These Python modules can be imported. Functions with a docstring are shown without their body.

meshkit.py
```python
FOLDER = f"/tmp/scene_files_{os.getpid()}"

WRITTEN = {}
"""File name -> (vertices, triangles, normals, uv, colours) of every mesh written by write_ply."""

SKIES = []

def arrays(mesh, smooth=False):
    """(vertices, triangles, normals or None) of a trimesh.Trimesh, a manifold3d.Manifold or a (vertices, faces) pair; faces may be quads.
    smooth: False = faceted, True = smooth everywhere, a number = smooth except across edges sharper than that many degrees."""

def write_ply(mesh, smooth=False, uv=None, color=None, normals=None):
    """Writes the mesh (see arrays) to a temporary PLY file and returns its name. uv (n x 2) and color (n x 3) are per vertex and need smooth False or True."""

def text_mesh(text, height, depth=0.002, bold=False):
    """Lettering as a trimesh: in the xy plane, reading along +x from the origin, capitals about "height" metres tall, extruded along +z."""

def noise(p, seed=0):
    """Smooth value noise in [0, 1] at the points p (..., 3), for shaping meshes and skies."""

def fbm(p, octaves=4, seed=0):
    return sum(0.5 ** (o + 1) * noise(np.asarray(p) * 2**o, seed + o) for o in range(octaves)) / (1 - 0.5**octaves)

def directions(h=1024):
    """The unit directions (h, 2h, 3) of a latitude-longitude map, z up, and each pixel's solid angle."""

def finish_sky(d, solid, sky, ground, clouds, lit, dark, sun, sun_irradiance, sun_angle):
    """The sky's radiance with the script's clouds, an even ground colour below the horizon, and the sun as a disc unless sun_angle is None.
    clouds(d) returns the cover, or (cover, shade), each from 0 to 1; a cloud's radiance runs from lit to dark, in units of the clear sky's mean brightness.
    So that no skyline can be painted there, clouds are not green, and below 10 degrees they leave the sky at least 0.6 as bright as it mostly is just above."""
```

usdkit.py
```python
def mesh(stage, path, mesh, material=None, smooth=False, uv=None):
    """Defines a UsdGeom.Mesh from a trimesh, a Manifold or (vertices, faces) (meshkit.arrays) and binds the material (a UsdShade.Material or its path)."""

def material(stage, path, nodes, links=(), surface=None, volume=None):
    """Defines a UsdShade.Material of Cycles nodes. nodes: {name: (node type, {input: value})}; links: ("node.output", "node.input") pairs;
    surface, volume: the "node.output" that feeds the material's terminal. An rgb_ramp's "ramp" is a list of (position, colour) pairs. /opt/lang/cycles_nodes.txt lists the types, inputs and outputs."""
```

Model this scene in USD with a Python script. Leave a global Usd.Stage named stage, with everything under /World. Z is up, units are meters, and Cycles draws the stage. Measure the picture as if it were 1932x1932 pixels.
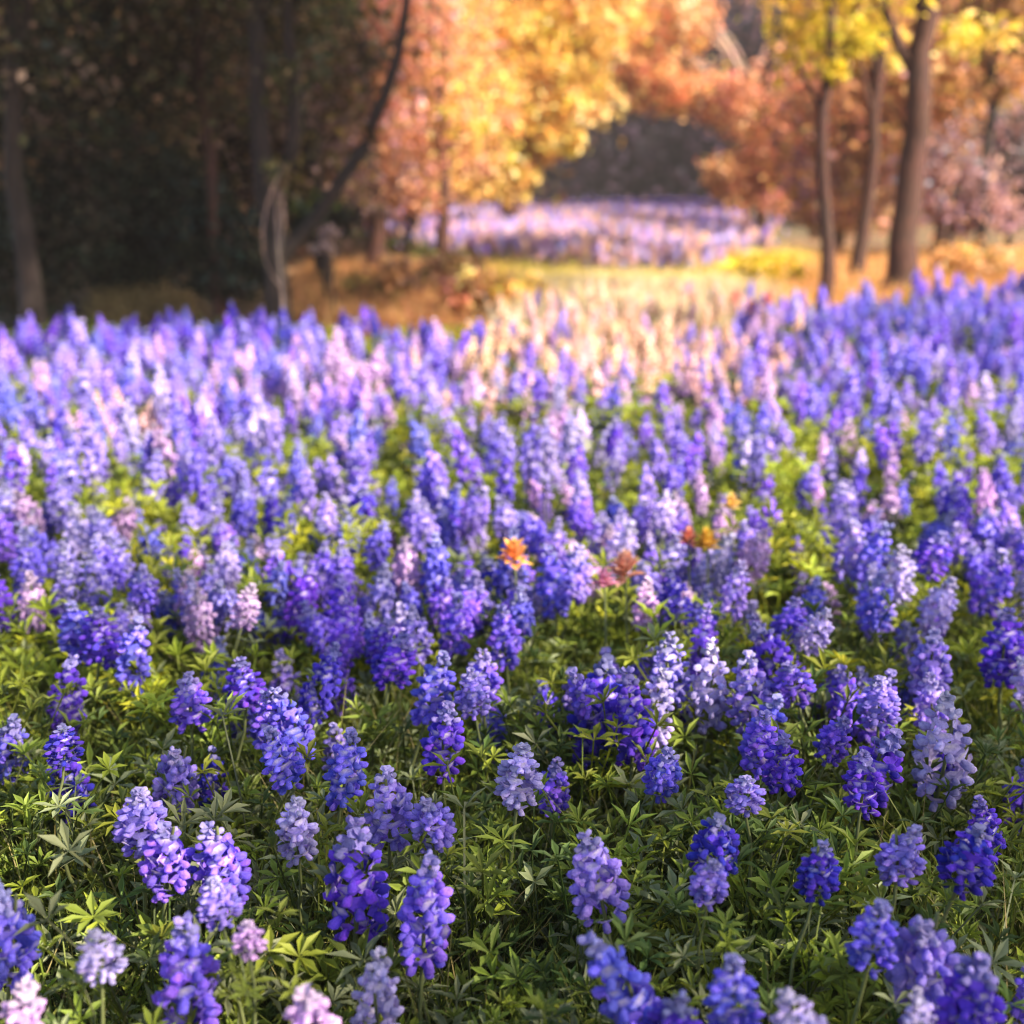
import math
import numpy as np
import usdkit
from pxr import Usd, UsdGeom, UsdLux, UsdShade, Gf, Sdf, Vt

# ------------------------------------------------------------------ stage, camera, sky, sun, exposure
stage = Usd.Stage.CreateInMemory()
UsdGeom.SetStageUpAxis(stage, 'Z')
UsdGeom.SetStageMetersPerUnit(stage, 1.0)
UsdGeom.Xform.Define(stage, '/World')
UsdGeom.Scope.Define(stage, '/World/Looks')
EYE_Z, PITCH, FPX = 1.18, math.radians(15.25), 1236.0
EXPOSURE = 2.05
SUN_AZ, SUN_EL = math.radians(122.0), math.radians(36.0)      # azimuth from +y towards +x
SUN_POWER, SKY_POWER = 1.25, 0.066
FSTOP, FOCUS = 2.5, 1.7

cam = UsdGeom.Camera.Define(stage, '/World/camera')
cam.AddTranslateOp().Set(Gf.Vec3d(0, 0, EYE_Z))
cam.AddRotateXOp().Set(90.0 - math.degrees(PITCH))
cam.CreateHorizontalApertureAttr(36.0)
cam.CreateVerticalApertureAttr(36.0)
cam.CreateFocalLengthAttr(36.0 * FPX / 1024.0)
cam.CreateFStopAttr(FSTOP)
cam.CreateFocusDistanceAttr(FOCUS)
cam.CreateExposureAttr(EXPOSURE)

sundir = np.array([math.sin(SUN_AZ) * math.cos(SUN_EL), math.cos(SUN_AZ) * math.cos(SUN_EL), math.sin(SUN_EL)])
sky_mat = usdkit.material(stage, '/World/Looks/sky_light', {
    's': ('sky_texture', {'sky_type': 'single_scattering', 'sun_disc': False, 'sun_elevation': SUN_EL, 'sun_rotation': math.atan2(sundir[0], sundir[1]),
                          'altitude': 200.0, 'air_density': 1.0, 'aerosol_density': 2.0, 'ozone_density': 1.0}),
    'b': ('background_shader', {'strength': SKY_POWER})}, [('s.color', 'b.color')], surface='b.background')
dome = UsdLux.DomeLight.Define(stage, '/World/sky')
UsdShade.MaterialBindingAPI.Apply(dome.GetPrim()).Bind(sky_mat)
dome.GetPrim().SetCustomDataByKey('kind', 'structure')
sun = UsdLux.DistantLight.Define(stage, '/World/sun')
sun.CreateNormalizeAttr(True)
sun.CreateIntensityAttr(SUN_POWER)
sun.CreateAngleAttr(0.5)
sun.CreateColorAttr(Gf.Vec3f(1.0, 0.85, 0.66))
M = Gf.Matrix4d(1.0)
M.SetRotate(Gf.Rotation(Gf.Vec3d(0, 0, 1), Gf.Vec3d(*map(float, sundir))))
sun.AddTransformOp().Set(M)

# ------------------------------------------------------------------ helpers
rng = np.random.default_rng(20240417)
CP, SP = math.cos(PITCH), math.sin(PITCH)
U = 1932.0 / 1024.0                                           # picture positions below are given on a 1932 x 1932 grid

def ray(px, py):
    a, b = (px - 966.0) / (FPX * U), -(py - 966.0) / (FPX * U)
    return np.array([a, CP + b * SP, -SP + b * CP])

def on_plane(px, py, z=0.0):
    d = ray(px, py)
    return np.array([0, 0, EYE_Z]) + d * ((z - EYE_Z) / d[2])

def at_depth(px, py, y):
    d = ray(px, py)
    return np.array([0, 0, EYE_Z]) + d * (y / d[1])

def project(p):
    p = np.atleast_2d(p) - [0, 0, EYE_Z]
    z = p[:, 1] * CP - p[:, 2] * SP
    v = p[:, 1] * SP + p[:, 2] * CP
    return 966 + p[:, 0] / z * FPX * U, 966 - v / z * FPX * U, z

def vnoise(x, y, seed=0):
    """Smooth value noise in -1..1."""
    x, y = np.asarray(x, float), np.asarray(y, float)
    i, j = np.floor(x).astype(int), np.floor(y).astype(int)
    fx, fy = x - i, y - j
    fx, fy = fx * fx * (3 - 2 * fx), fy * fy * (3 - 2 * fy)
    def h(a, b):
        n = (a * 374761393 + b * 668265263 + seed * 982451653) & 0x7fffffff
        n = (n ^ (n >> 13)) * 1274126177 & 0x7fffffff
        return ((n ^ (n >> 16)) & 0xffff) / 32767.5 - 1
    return (h(i, j) * (1 - fx) + h(i + 1, j) * fx) * (1 - fy) + (h(i, j + 1) * (1 - fx) + h(i + 1, j + 1) * fx) * fy

def ground_z(x, y):
    x, y = np.asarray(x, float), np.asarray(y, float)
    r = np.hypot(x, y)
    bump = 0.035 * vnoise(x / 1.3, y / 1.3, 3) + 0.09 * vnoise(x / 6, y / 6, 5) * np.clip((r - 4) / 8, 0, 1)
    rise = 0.05 * np.clip(x - 2.2, 0, 6) * np.clip(y / 7, 0, 1.4) * np.clip((22 - y) / 10, 0, 1)
    far = -0.12 * np.clip((y - 22) / 20, 0, 1)
    return bump + rise + far

def srgb(r, g, b):
    c = np.array([r, g, b], float) / 255
    return np.where(c < 0.04045, c / 12.92, ((c + 0.055) / 1.055) ** 2.4)

NAMES = {}
def numbered(name, parent='/World'):
    k = NAMES.get((parent, name), -1) + 1
    NAMES[(parent, name)] = k
    return f'{parent}/{name}' if k == 0 else f'{parent}/{name}_{k:03d}'

def tag(prim, label=None, category=None, group=None, kind=None):
    for k, v in (('label', label), ('category', category), ('group', group), ('kind', kind)):
        if v:
            prim.SetCustomDataByKey(k, v)
    return prim

def put_mesh(name, v, f, mat, parent='/World', tint=None, normals=None, path=None):
    path = path or numbered(name, str(parent))
    m = UsdGeom.Mesh.Define(stage, path)
    v, f = np.asarray(v, np.float32), np.asarray(f, np.int32)
    m.CreatePointsAttr(Vt.Vec3fArray.FromNumpy(np.ascontiguousarray(v)))
    m.CreateFaceVertexCountsAttr(Vt.IntArray.FromNumpy(np.full(len(f), f.shape[1], np.int32)))
    m.CreateFaceVertexIndicesAttr(Vt.IntArray.FromNumpy(np.ascontiguousarray(f.ravel())))
    m.CreateSubdivisionSchemeAttr('none')
    if normals is not None:
        m.CreateNormalsAttr(Vt.Vec3fArray.FromNumpy(np.ascontiguousarray(normals, dtype=np.float32)))
        m.SetNormalsInterpolation('vertex')
    if tint is not None:
        UsdGeom.PrimvarsAPI(m).CreatePrimvar('tint', Sdf.ValueTypeNames.Color3fArray, 'vertex').Set(Vt.Vec3fArray.FromNumpy(np.ascontiguousarray(tint, dtype=np.float32)))
    UsdShade.MaterialBindingAPI.Apply(m.GetPrim()).Bind(mat)
    return m.GetPrim()

def smooth_normals(v, f):
    n = np.zeros_like(v)
    fn = np.cross(v[f[:, 1]] - v[f[:, 0]], v[f[:, 2]] - v[f[:, 0]])
    for k in range(3):
        np.add.at(n, f[:, k], fn)
    return n / (np.linalg.norm(n, axis=1, keepdims=True) + 1e-12)

class Bag:
    """Collects pieces of one mesh with a tint per vertex."""
    def __init__(self):
        self.v, self.f, self.t, self.n = [], [], [], 0
    def add(self, v, f, t):
        v = np.asarray(v, float)
        self.v.append(v)
        self.f.append(np.asarray(f, int) + self.n)
        self.t.append(np.broadcast_to(np.asarray(t, float), v.shape))
        self.n += len(v)
    def arrays(self):
        return np.vstack(self.v), np.vstack(self.f), np.vstack(self.t)
    def build(self, name, mat, parent='/World', smooth=False):
        v, f, t = self.arrays()
        return put_mesh(name, v, f, mat, parent, t, smooth_normals(v, f) if smooth else None)

def xform(name, loc=(0, 0, 0), rz=0.0, scale=None, tilt=None, path=None):
    x = UsdGeom.Xform.Define(stage, path or numbered(name))
    x.AddTranslateOp().Set(Gf.Vec3d(*map(float, loc)))
    if tilt is not None:
        x.AddRotateXYZOp().Set(Gf.Vec3f(float(tilt[0]), float(tilt[1]), float(rz)))
    elif rz:
        x.AddRotateZOp().Set(float(rz))
    if scale is not None:
        x.AddScaleOp().Set(Gf.Vec3f(*map(float, scale)))
    return x.GetPrim()

def frame_of(d):
    d = d / np.linalg.norm(d)
    a = np.cross(d, [0, 0, 1.0] if abs(d[2]) < 0.9 else [1.0, 0, 0])
    a /= np.linalg.norm(a)
    return a, np.cross(d, a), d

def tube(points, radii, sides=8, wob=0.0):
    p = np.asarray(points, float)
    r = np.broadcast_to(np.asarray(radii, float), (len(p),))
    t = np.gradient(p, axis=0)
    vs = []
    for k in range(len(p)):
        a, b, _ = frame_of(t[k])
        ang = np.arange(sides) * 2 * np.pi / sides
        rr = r[k] * (1 + wob * rng.normal(size=sides))
        vs.append(p[k] + rr[:, None] * (np.cos(ang)[:, None] * a + np.sin(ang)[:, None] * b))
    i, j = np.meshgrid(np.arange(len(p) - 1), np.arange(sides), indexing='ij')
    q = np.stack([i * sides + j, i * sides + (j + 1) % sides, (i + 1) * sides + (j + 1) % sides, (i + 1) * sides + j], -1).reshape(-1, 4)
    f = np.vstack([q[:, [0, 1, 2]], q[:, [0, 2, 3]]])
    v = np.vstack(vs + [p[-1:]])
    top = (len(p) - 1) * sides
    cap = [[top + k, top + (k + 1) % sides, len(v) - 1] for k in range(sides)]
    return v, np.vstack([f, cap])

def spline(pts, n):
    pts = np.asarray(pts, float)
    t = np.r_[0, np.cumsum(np.linalg.norm(np.diff(pts, axis=0), axis=1))]
    from scipy.interpolate import PchipInterpolator
    return PchipInterpolator(t, pts)(np.linspace(0, t[-1], n))

# ------------------------------------------------------------------ materials
def leaf_material(name, trans=0.4, gain=1.0, rough=0.55, vary=0.25, trans_tint=(1.0, 1.0, 0.6), spec=0.3):
    """Diffuse leaf or petal, partly lit through, coloured by the tint of each vertex and a little different on each plant."""
    return usdkit.material(stage, f'/World/Looks/{name}', {
        'a': ('attribute', {'attribute': 'tint'}),
        'o': ('object_info', {}),
        'mr': ('map_range', {'from_min': 0.0, 'from_max': 1.0, 'to_min': gain * (1 - vary), 'to_max': gain * (1 + vary)}),
        'hr': ('math', {'math_type': 'multiply_add', 'value2': 0.024, 'value3': 0.488}),
        'h': ('hsv', {'saturation': 1.0, 'fac': 1.0}),
        'p': ('principled_bsdf', {'roughness': rough, 'specular_ior_level': spec}),
        'tt': ('mix', {'mix_type': 'multiply', 'fac': 1.0, 'color2': trans_tint}),
        'tr': ('translucent_bsdf', {}),
        'm': ('mix_closure', {'fac': trans})},
        [('o.random', 'mr.value'), ('o.random', 'hr.value1'), ('a.color', 'h.color'), ('mr.result', 'h.value'), ('hr.value', 'h.hue'), ('h.color', 'p.base_color'),
         ('h.color', 'tt.color1'), ('tt.color', 'tr.color'), ('p.BSDF', 'm.closure1'), ('tr.BSDF', 'm.closure2')], surface='m.closure')

PETAL = usdkit.material(stage, '/World/Looks/petal', {
    'a': ('attribute', {'attribute': 'tint'}), 'o': ('object_info', {}), 'tc': ('texture_coordinate', {}),
    'mr': ('map_range', {'from_min': 0.0, 'from_max': 1.0, 'to_min': 0.84, 'to_max': 1.18}),
    'hr': ('math', {'math_type': 'multiply_add', 'value2': 0.03, 'value3': 0.485}),
    'h': ('hsv', {'saturation': 1.0, 'fac': 1.0}),
    'n': ('noise_texture', {'scale': 260.0, 'detail': 3.0, 'roughness': 0.7}),
    'nr': ('rgb_ramp', {'ramp': [(0.30, (0.62, 0.58, 0.72)), (0.5, (0.95, 0.95, 0.96)), (0.72, (1.25, 1.22, 1.1))]}),
    'mx': ('mix', {'mix_type': 'multiply', 'fac': 1.0}),
    'b': ('bump', {'strength': 0.5, 'distance': 0.0012}),
    'p': ('principled_bsdf', {'roughness': 0.75, 'specular_ior_level': 0.12, 'sheen_weight': 0.15}),
    'tt': ('mix', {'mix_type': 'multiply', 'fac': 1.0, 'color2': (1.0, 0.88, 1.0)}),
    'tr': ('translucent_bsdf', {}), 'm': ('mix_closure', {'fac': 0.36})},
    [('o.random', 'mr.value'), ('o.random', 'hr.value1'), ('a.color', 'h.color'), ('mr.result', 'h.value'), ('hr.value', 'h.hue'), ('h.color', 'mx.color1'), ('tc.object', 'n.vector'), ('n.fac', 'nr.fac'),
     ('nr.color', 'mx.color2'), ('mx.color', 'p.base_color'), ('n.fac', 'b.height'), ('b.normal', 'p.normal'), ('mx.color', 'tt.color1'), ('tt.color', 'tr.color'), ('p.BSDF', 'm.closure1'), ('tr.BSDF', 'm.closure2')], surface='m.closure')
LEAF = leaf_material('leaf', trans=0.42, vary=0.30)
CROWN = leaf_material('crown_leaf', trans=0.45, vary=0.05)
DARKCROWN = leaf_material('evergreen_leaf', trans=0.15, vary=0.05, spec=0.08)
STEM = usdkit.material(stage, '/World/Looks/stem', {'p': ('principled_bsdf', {'base_color': (0.10, 0.12, 0.04), 'roughness': 0.6})}, surface='p.BSDF')

def bark_material(name, dark, light):
    return usdkit.material(stage, f'/World/Looks/{name}', {
        'g': ('geometry', {}),
        'mp': ('mapping', {'scale': (1.0, 1.0, 0.22)}),
        'n': ('noise_texture', {'scale': 38.0, 'detail': 6.0, 'roughness': 0.65}),
        'n2': ('noise_texture', {'scale': 3.0, 'detail': 3.0}),
        'r': ('rgb_ramp', {'ramp': [(0.3, dark), (0.7, light)]}),
        'mx': ('mix', {'mix_type': 'multiply', 'fac': 0.5}),
        'p': ('principled_bsdf', {'roughness': 0.85}),
        'b': ('bump', {'strength': 0.8, 'distance': 0.02})},
        [('g.position', 'mp.vector'), ('mp.vector', 'n.vector'), ('g.position', 'n2.vector'), ('n.fac', 'r.fac'), ('r.color', 'mx.color1'), ('n2.color', 'mx.color2'),
         ('mx.color', 'p.base_color'), ('n.fac', 'b.height'), ('b.normal', 'p.normal')], surface='p.BSDF')

BARK = bark_material('bark', (0.010, 0.005, 0.004), (0.034, 0.017, 0.013))
RED_BARK = bark_material('red_bark', (0.026, 0.008, 0.005), (0.095, 0.028, 0.016))
PALE_BARK = bark_material('pale_bark', (0.25, 0.16, 0.13), (0.48, 0.34, 0.28))
SOIL = usdkit.material(stage, '/World/Looks/soil', {
    'g': ('geometry', {}),
    'n': ('noise_texture', {'scale': 9.0, 'detail': 8.0, 'roughness': 0.7}),
    'n2': ('noise_texture', {'scale': 0.5, 'detail': 4.0}),
    'r': ('rgb_ramp', {'ramp': [(0.3, (0.035, 0.022, 0.012)), (0.55, (0.10, 0.06, 0.03)), (0.75, (0.20, 0.11, 0.05))]}),
    'r2': ('rgb_ramp', {'ramp': [(0.35, (0.05, 0.06, 0.02)), (0.65, (0.24, 0.13, 0.05))]}),
    'mx': ('mix', {'fac': 0.45}),
    'p': ('principled_bsdf', {'roughness': 0.95}),
    'b': ('bump', {'strength': 0.7, 'distance': 0.03})},
    [('g.position', 'n.vector'), ('g.position', 'n2.vector'), ('n.fac', 'r.fac'), ('n2.fac', 'r2.fac'), ('r.color', 'mx.color1'), ('r2.color', 'mx.color2'), ('mx.color', 'p.base_color'),
     ('n.fac', 'b.height'), ('b.normal', 'p.normal')], surface='p.BSDF')

# ------------------------------------------------------------------ ground
def build_ground():
    g = np.unique(np.round(np.r_[np.linspace(-200, -30, 14), np.linspace(-30, -8, 34), np.linspace(-8, 8, 90), np.linspace(8, 30, 34), np.linspace(30, 200, 14)], 3))
    h = np.unique(np.round(np.r_[np.linspace(-200, -10, 14), np.linspace(-10, 0, 12), np.linspace(0, 14, 90), np.linspace(14, 60, 60), np.linspace(60, 400, 30)], 3))
    X, Y = np.meshgrid(g, h)
    v = np.stack([X, Y, ground_z(X, Y)], -1).reshape(-1, 3)
    i, j = np.meshgrid(np.arange(len(h) - 1), np.arange(len(g) - 1), indexing='ij')
    a = i * len(g) + j
    f = np.stack([a, a + 1, a + 1 + len(g), a + len(g)], -1).reshape(-1, 4)
    f = np.vstack([f[:, [0, 1, 2]], f[:, [0, 2, 3]]])
    tag(put_mesh('ground', v, f, SOIL, normals=smooth_normals(v, f)), 'brown soil of the meadow floor under flowers and trees', 'ground', kind='structure')
build_ground()

# ------------------------------------------------------------------ leaves in numbers
def leaf_cards(centres, size, tints, droop=0.3, aspect=0.55, fold=0.25, up=None):
    """One folded pointed leaf (four triangles) at each centre."""
    n = len(centres)
    d = rng.normal(size=(n, 3))
    d[:, 2] -= droop
    d /= np.linalg.norm(d, axis=1, keepdims=True)
    w = np.cross(d, rng.normal(size=(n, 3)))
    w /= np.linalg.norm(w, axis=1, keepdims=True)
    nn = np.cross(d, w)
    s = (size * rng.uniform(0.6, 1.35, n))[:, None]
    c = np.asarray(centres)
    base, tip, mid = c - d * s * 0.5, c + d * s * 0.5, c + nn * s * 0.02
    l, r = c - w * s * aspect * 0.5 + nn * s * fold * 0.4, c + w * s * aspect * 0.5 + nn * s * fold * 0.4
    v = np.stack([base, l, tip, r, mid], 1).reshape(-1, 3)
    k = np.arange(n)[:, None] * 5
    f = np.concatenate([k + [0, 4, 1], k + [1, 4, 2], k + [2, 4, 3], k + [3, 4, 0]], 1).reshape(-1, 3)
    return v, f, np.repeat(tints, 5, axis=0)

def pick_tints(palette, n, spread=0.18):
    """palette: [(weight, (r, g, b) linear)]"""
    w = np.array([p[0] for p in palette], float)
    c = np.array([p[1] for p in palette], float)
    k = rng.choice(len(w), n, p=w / w.sum())
    return np.clip(c[k] * rng.lognormal(0, spread, (n, 1)) * rng.lognormal(0, spread * 0.3, (n, 3)), 0.004, 0.9)

def crown_points(blobs, n, per=60, tight=0.55):
    """Leaf places in clusters spread through ellipsoids (cx, cy, cz, rx, ry, rz); returns places, cluster of each, cluster centres."""
    blobs = np.asarray(blobs, float)
    vol = np.prod(blobs[:, 3:], axis=1) ** 0.75
    nc = max(6, n // per)
    b = blobs[rng.choice(len(blobs), nc, p=vol / vol.sum())]
    d = rng.normal(size=(nc, 3))
    d /= np.linalg.norm(d, axis=1, keepdims=True)
    cc = b[:, :3] + d * b[:, 3:] * (rng.uniform(0.05, 1.0, (nc, 1)) ** 0.45)
    k = rng.integers(0, nc, n)
    rad = tight * b[:, 3:].mean(1) * rng.uniform(0.25, 0.6, nc)
    off = rng.normal(size=(n, 3)) * rad[k][:, None] * [1, 1, 0.75]
    return cc[k] + off, k, cc

def grow(name, label, base, trunk, r0, blobs, palette, n, leaf=0.09, category='tree', group=None, bark=BARK, mat=CROWN, limbs=5, lump=0.35, forks=(), r1=0.35, per=60, tight=0.55, trunk_label=None):
    """A tree or shrub: trunk > limbs, and a crown of leaves. trunk: points relative to the base; forks: further limbs as (points, r0, r1) relative to the base; blobs relative to the base."""
    bx, by = base
    bz = float(ground_z(bx, by)) - 0.05
    root = xform(name, (bx, by, bz))
    tag(root, label, category, group)
    P = str(root.GetPath())
    if trunk is not None:
        pts = spline(trunk, 14)
        pts += rng.normal(size=pts.shape) * r0 * 0.18 * np.array([1, 1, 0])
        rr = r0 * np.linspace(1, r1, 14)
        rr[0] *= 1.45
        rr[1] *= 1.12
        v, f = tube(pts, rr, 12, 0.04)
        t = put_mesh('trunk', v, f, bark, P, normals=smooth_normals(v, f))
        if trunk_label:
            tag(t, trunk_label)
        for fp, fa, fb in forks:
            p = spline(fp, 12)
            p += rng.normal(size=p.shape) * fa * 0.15
            v, f = tube(p, np.linspace(fa, fb, 12), 8, 0.04)
            put_mesh('limb', v, f, bark, P, normals=smooth_normals(v, f))
    if n:
        c, k, cc = crown_points(blobs, n, per, tight)
        if trunk is not None:
            for q in range(limbs):
                e = cc[rng.integers(len(cc))]
                h = np.clip(rng.uniform(0.45, 0.9), 0, 1)
                s = pts[int(h * 13)]
                m = (s + e) / 2 + rng.normal(size=3) * 0.12 * np.linalg.norm(e - s) + [0, 0, 0.08 * np.linalg.norm(e - s)]
                p = spline([s, m, e], 8)
                v, f = tube(p, np.linspace(rr[int(h * 13)] * 0.5, r0 * 0.06 + 0.004, 8), 6, 0.03)
                put_mesh('limb', v, f, bark, P, normals=smooth_normals(v, f))
        keep = c[:, 2] > 0.06
        c, k = c[keep], k[keep]
        t = pick_tints(palette, len(c)) * rng.lognormal(0, lump, len(cc))[k][:, None]
        # one hue for most of a cluster
        ct = pick_tints(palette, len(cc))
        mixin = rng.uniform(size=(len(c), 1)) < 0.6
        t = np.where(mixin, ct[k] * rng.lognormal(0, 0.12, (len(c), 1)), t)
        v, f, tv = leaf_cards(c, leaf, np.clip(t, 0.003, 0.85))
        put_mesh('crown', v, f, mat, P, tint=tv)
    return root

GOLD = [(5, (0.70, 0.44, 0.10)), (4, (0.78, 0.58, 0.20)), (2, (0.50, 0.22, 0.06)), (2, (0.70, 0.40, 0.22)), (1, (0.40, 0.34, 0.04))]
PEACH = [(4, (0.66, 0.36, 0.17)), (3, (0.62, 0.26, 0.12)), (2, (0.70, 0.48, 0.26)), (2, (0.55, 0.20, 0.12)), (1, (0.60, 0.42, 0.10))]
SALMON = [(4, (0.62, 0.27, 0.17)), (3, (0.66, 0.34, 0.20)), (2, (0.56, 0.22, 0.19)), (2, (0.64, 0.40, 0.16)), (1, (0.46, 0.32, 0.12))]
BROWN = [(4, (0.34, 0.16, 0.07)), (3, (0.26, 0.11, 0.07)), (2, (0.30, 0.22, 0.06)), (2, (0.38, 0.20, 0.16))]
YELLOW = [(5, (0.66, 0.48, 0.05)), (3, (0.52, 0.42, 0.03)), (2, (0.70, 0.42, 0.12)), (1, (0.34, 0.30, 0.03))]
OLIVE = [(4, (0.080, 0.070, 0.028)), (3, (0.115, 0.075, 0.055)), (2, (0.060, 0.068, 0.036)), (1.6, (0.28, 0.18, 0.11))]  # the pale tint sprinkles painted highlights among the dark leaves
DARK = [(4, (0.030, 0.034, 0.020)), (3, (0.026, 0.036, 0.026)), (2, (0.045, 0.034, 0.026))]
MAUVE = [(3, (0.42, 0.24, 0.28)), (3, (0.36, 0.22, 0.32)), (2, (0.50, 0.28, 0.24)), (1, (0.30, 0.28, 0.36))]
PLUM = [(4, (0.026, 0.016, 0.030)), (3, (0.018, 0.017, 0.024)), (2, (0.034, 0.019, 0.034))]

def X(px, D):
    return (px - 966.0) * D / 2332.0

def Zp(py, D):
    return float(at_depth(966, py, D)[2])

def place(px, D):
    """Ground place under picture column px at depth D."""
    d = ray(px, 330)
    return (d[0] / d[1] * D, D)

def blob(px, py, D, rpx, rpy, base, ry=None):
    """Crown ellipsoid given by its place and half sizes in the picture at depth D, relative to the tree's base."""
    p = at_depth(px, py, D)
    g = float(ground_z(*base)) - 0.05
    return (p[0] - base[0], p[1] - base[1], p[2] - g, rpx * D / 2332, ry or rpx * D / 2332, rpy * D / 2332)

def tpts(pp, D, base, sink=True):
    """Trunk points given in the picture at depth D, relative to the base."""
    g = float(ground_z(*base)) - 0.05
    out = []
    for e in pp:
        px, py = e[:2]
        p = at_depth(px, py, D + (e[2] if len(e) > 2 else 0))
        out.append([p[0] - base[0], p[1] - base[1], p[2] - g])
    return out

def sprout(name, label, px, D, trunk_px, r0, blobs_px, palette, n, forks_px=(), **kw):
    base = place(px, D)
    tr = None if trunk_px is None else [[0, 0, 0]] + tpts(trunk_px, D, base)
    bl = [blob(b[0], b[1], D + (b[4] if len(b) > 4 else 0), b[2], b[3], base, b[5] if len(b) > 5 else None) for b in blobs_px]
    fk = [(tpts(p, D, base), a, b) for p, a, b in forks_px]
    return grow(name, label, base, tr, r0, bl, palette, n, forks=fk, **kw)

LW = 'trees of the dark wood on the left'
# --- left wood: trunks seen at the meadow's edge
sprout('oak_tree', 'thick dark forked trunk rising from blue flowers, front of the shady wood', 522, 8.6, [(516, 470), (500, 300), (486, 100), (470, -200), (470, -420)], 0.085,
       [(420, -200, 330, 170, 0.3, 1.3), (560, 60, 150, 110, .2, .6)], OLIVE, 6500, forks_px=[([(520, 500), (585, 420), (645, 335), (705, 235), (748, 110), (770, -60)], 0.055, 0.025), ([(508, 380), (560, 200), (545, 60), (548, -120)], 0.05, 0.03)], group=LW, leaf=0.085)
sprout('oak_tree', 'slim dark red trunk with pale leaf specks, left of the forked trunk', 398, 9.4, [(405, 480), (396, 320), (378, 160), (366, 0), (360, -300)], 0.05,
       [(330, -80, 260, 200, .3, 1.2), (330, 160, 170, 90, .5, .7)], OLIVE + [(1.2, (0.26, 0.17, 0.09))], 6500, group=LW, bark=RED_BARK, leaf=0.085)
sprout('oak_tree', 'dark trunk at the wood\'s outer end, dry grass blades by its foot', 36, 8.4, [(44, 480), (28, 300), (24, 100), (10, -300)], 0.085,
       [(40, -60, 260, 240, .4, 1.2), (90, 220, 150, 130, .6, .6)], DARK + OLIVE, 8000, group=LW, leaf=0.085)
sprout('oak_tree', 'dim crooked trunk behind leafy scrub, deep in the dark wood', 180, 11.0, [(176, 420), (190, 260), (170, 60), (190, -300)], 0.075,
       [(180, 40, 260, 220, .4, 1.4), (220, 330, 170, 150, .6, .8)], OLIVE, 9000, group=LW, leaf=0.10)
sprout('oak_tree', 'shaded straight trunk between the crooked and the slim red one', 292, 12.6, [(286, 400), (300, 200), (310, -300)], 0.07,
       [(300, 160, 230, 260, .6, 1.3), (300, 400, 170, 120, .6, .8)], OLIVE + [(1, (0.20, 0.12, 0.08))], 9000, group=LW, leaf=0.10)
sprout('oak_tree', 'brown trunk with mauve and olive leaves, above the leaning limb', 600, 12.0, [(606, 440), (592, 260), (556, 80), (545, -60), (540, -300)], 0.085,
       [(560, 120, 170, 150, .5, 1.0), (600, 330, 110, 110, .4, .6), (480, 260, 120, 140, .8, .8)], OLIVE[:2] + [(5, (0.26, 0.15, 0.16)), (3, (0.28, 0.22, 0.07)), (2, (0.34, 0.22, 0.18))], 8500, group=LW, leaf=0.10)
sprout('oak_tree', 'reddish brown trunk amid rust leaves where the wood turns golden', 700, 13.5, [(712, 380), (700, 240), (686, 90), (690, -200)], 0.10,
       [(720, 70, 140, 130, .6, 1.0), (760, 300, 90, 80, .3, .6)], BROWN[:1] + SALMON[:3] + MAUVE[:1], 6500, group=LW, bark=RED_BARK, leaf=0.10)
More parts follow.
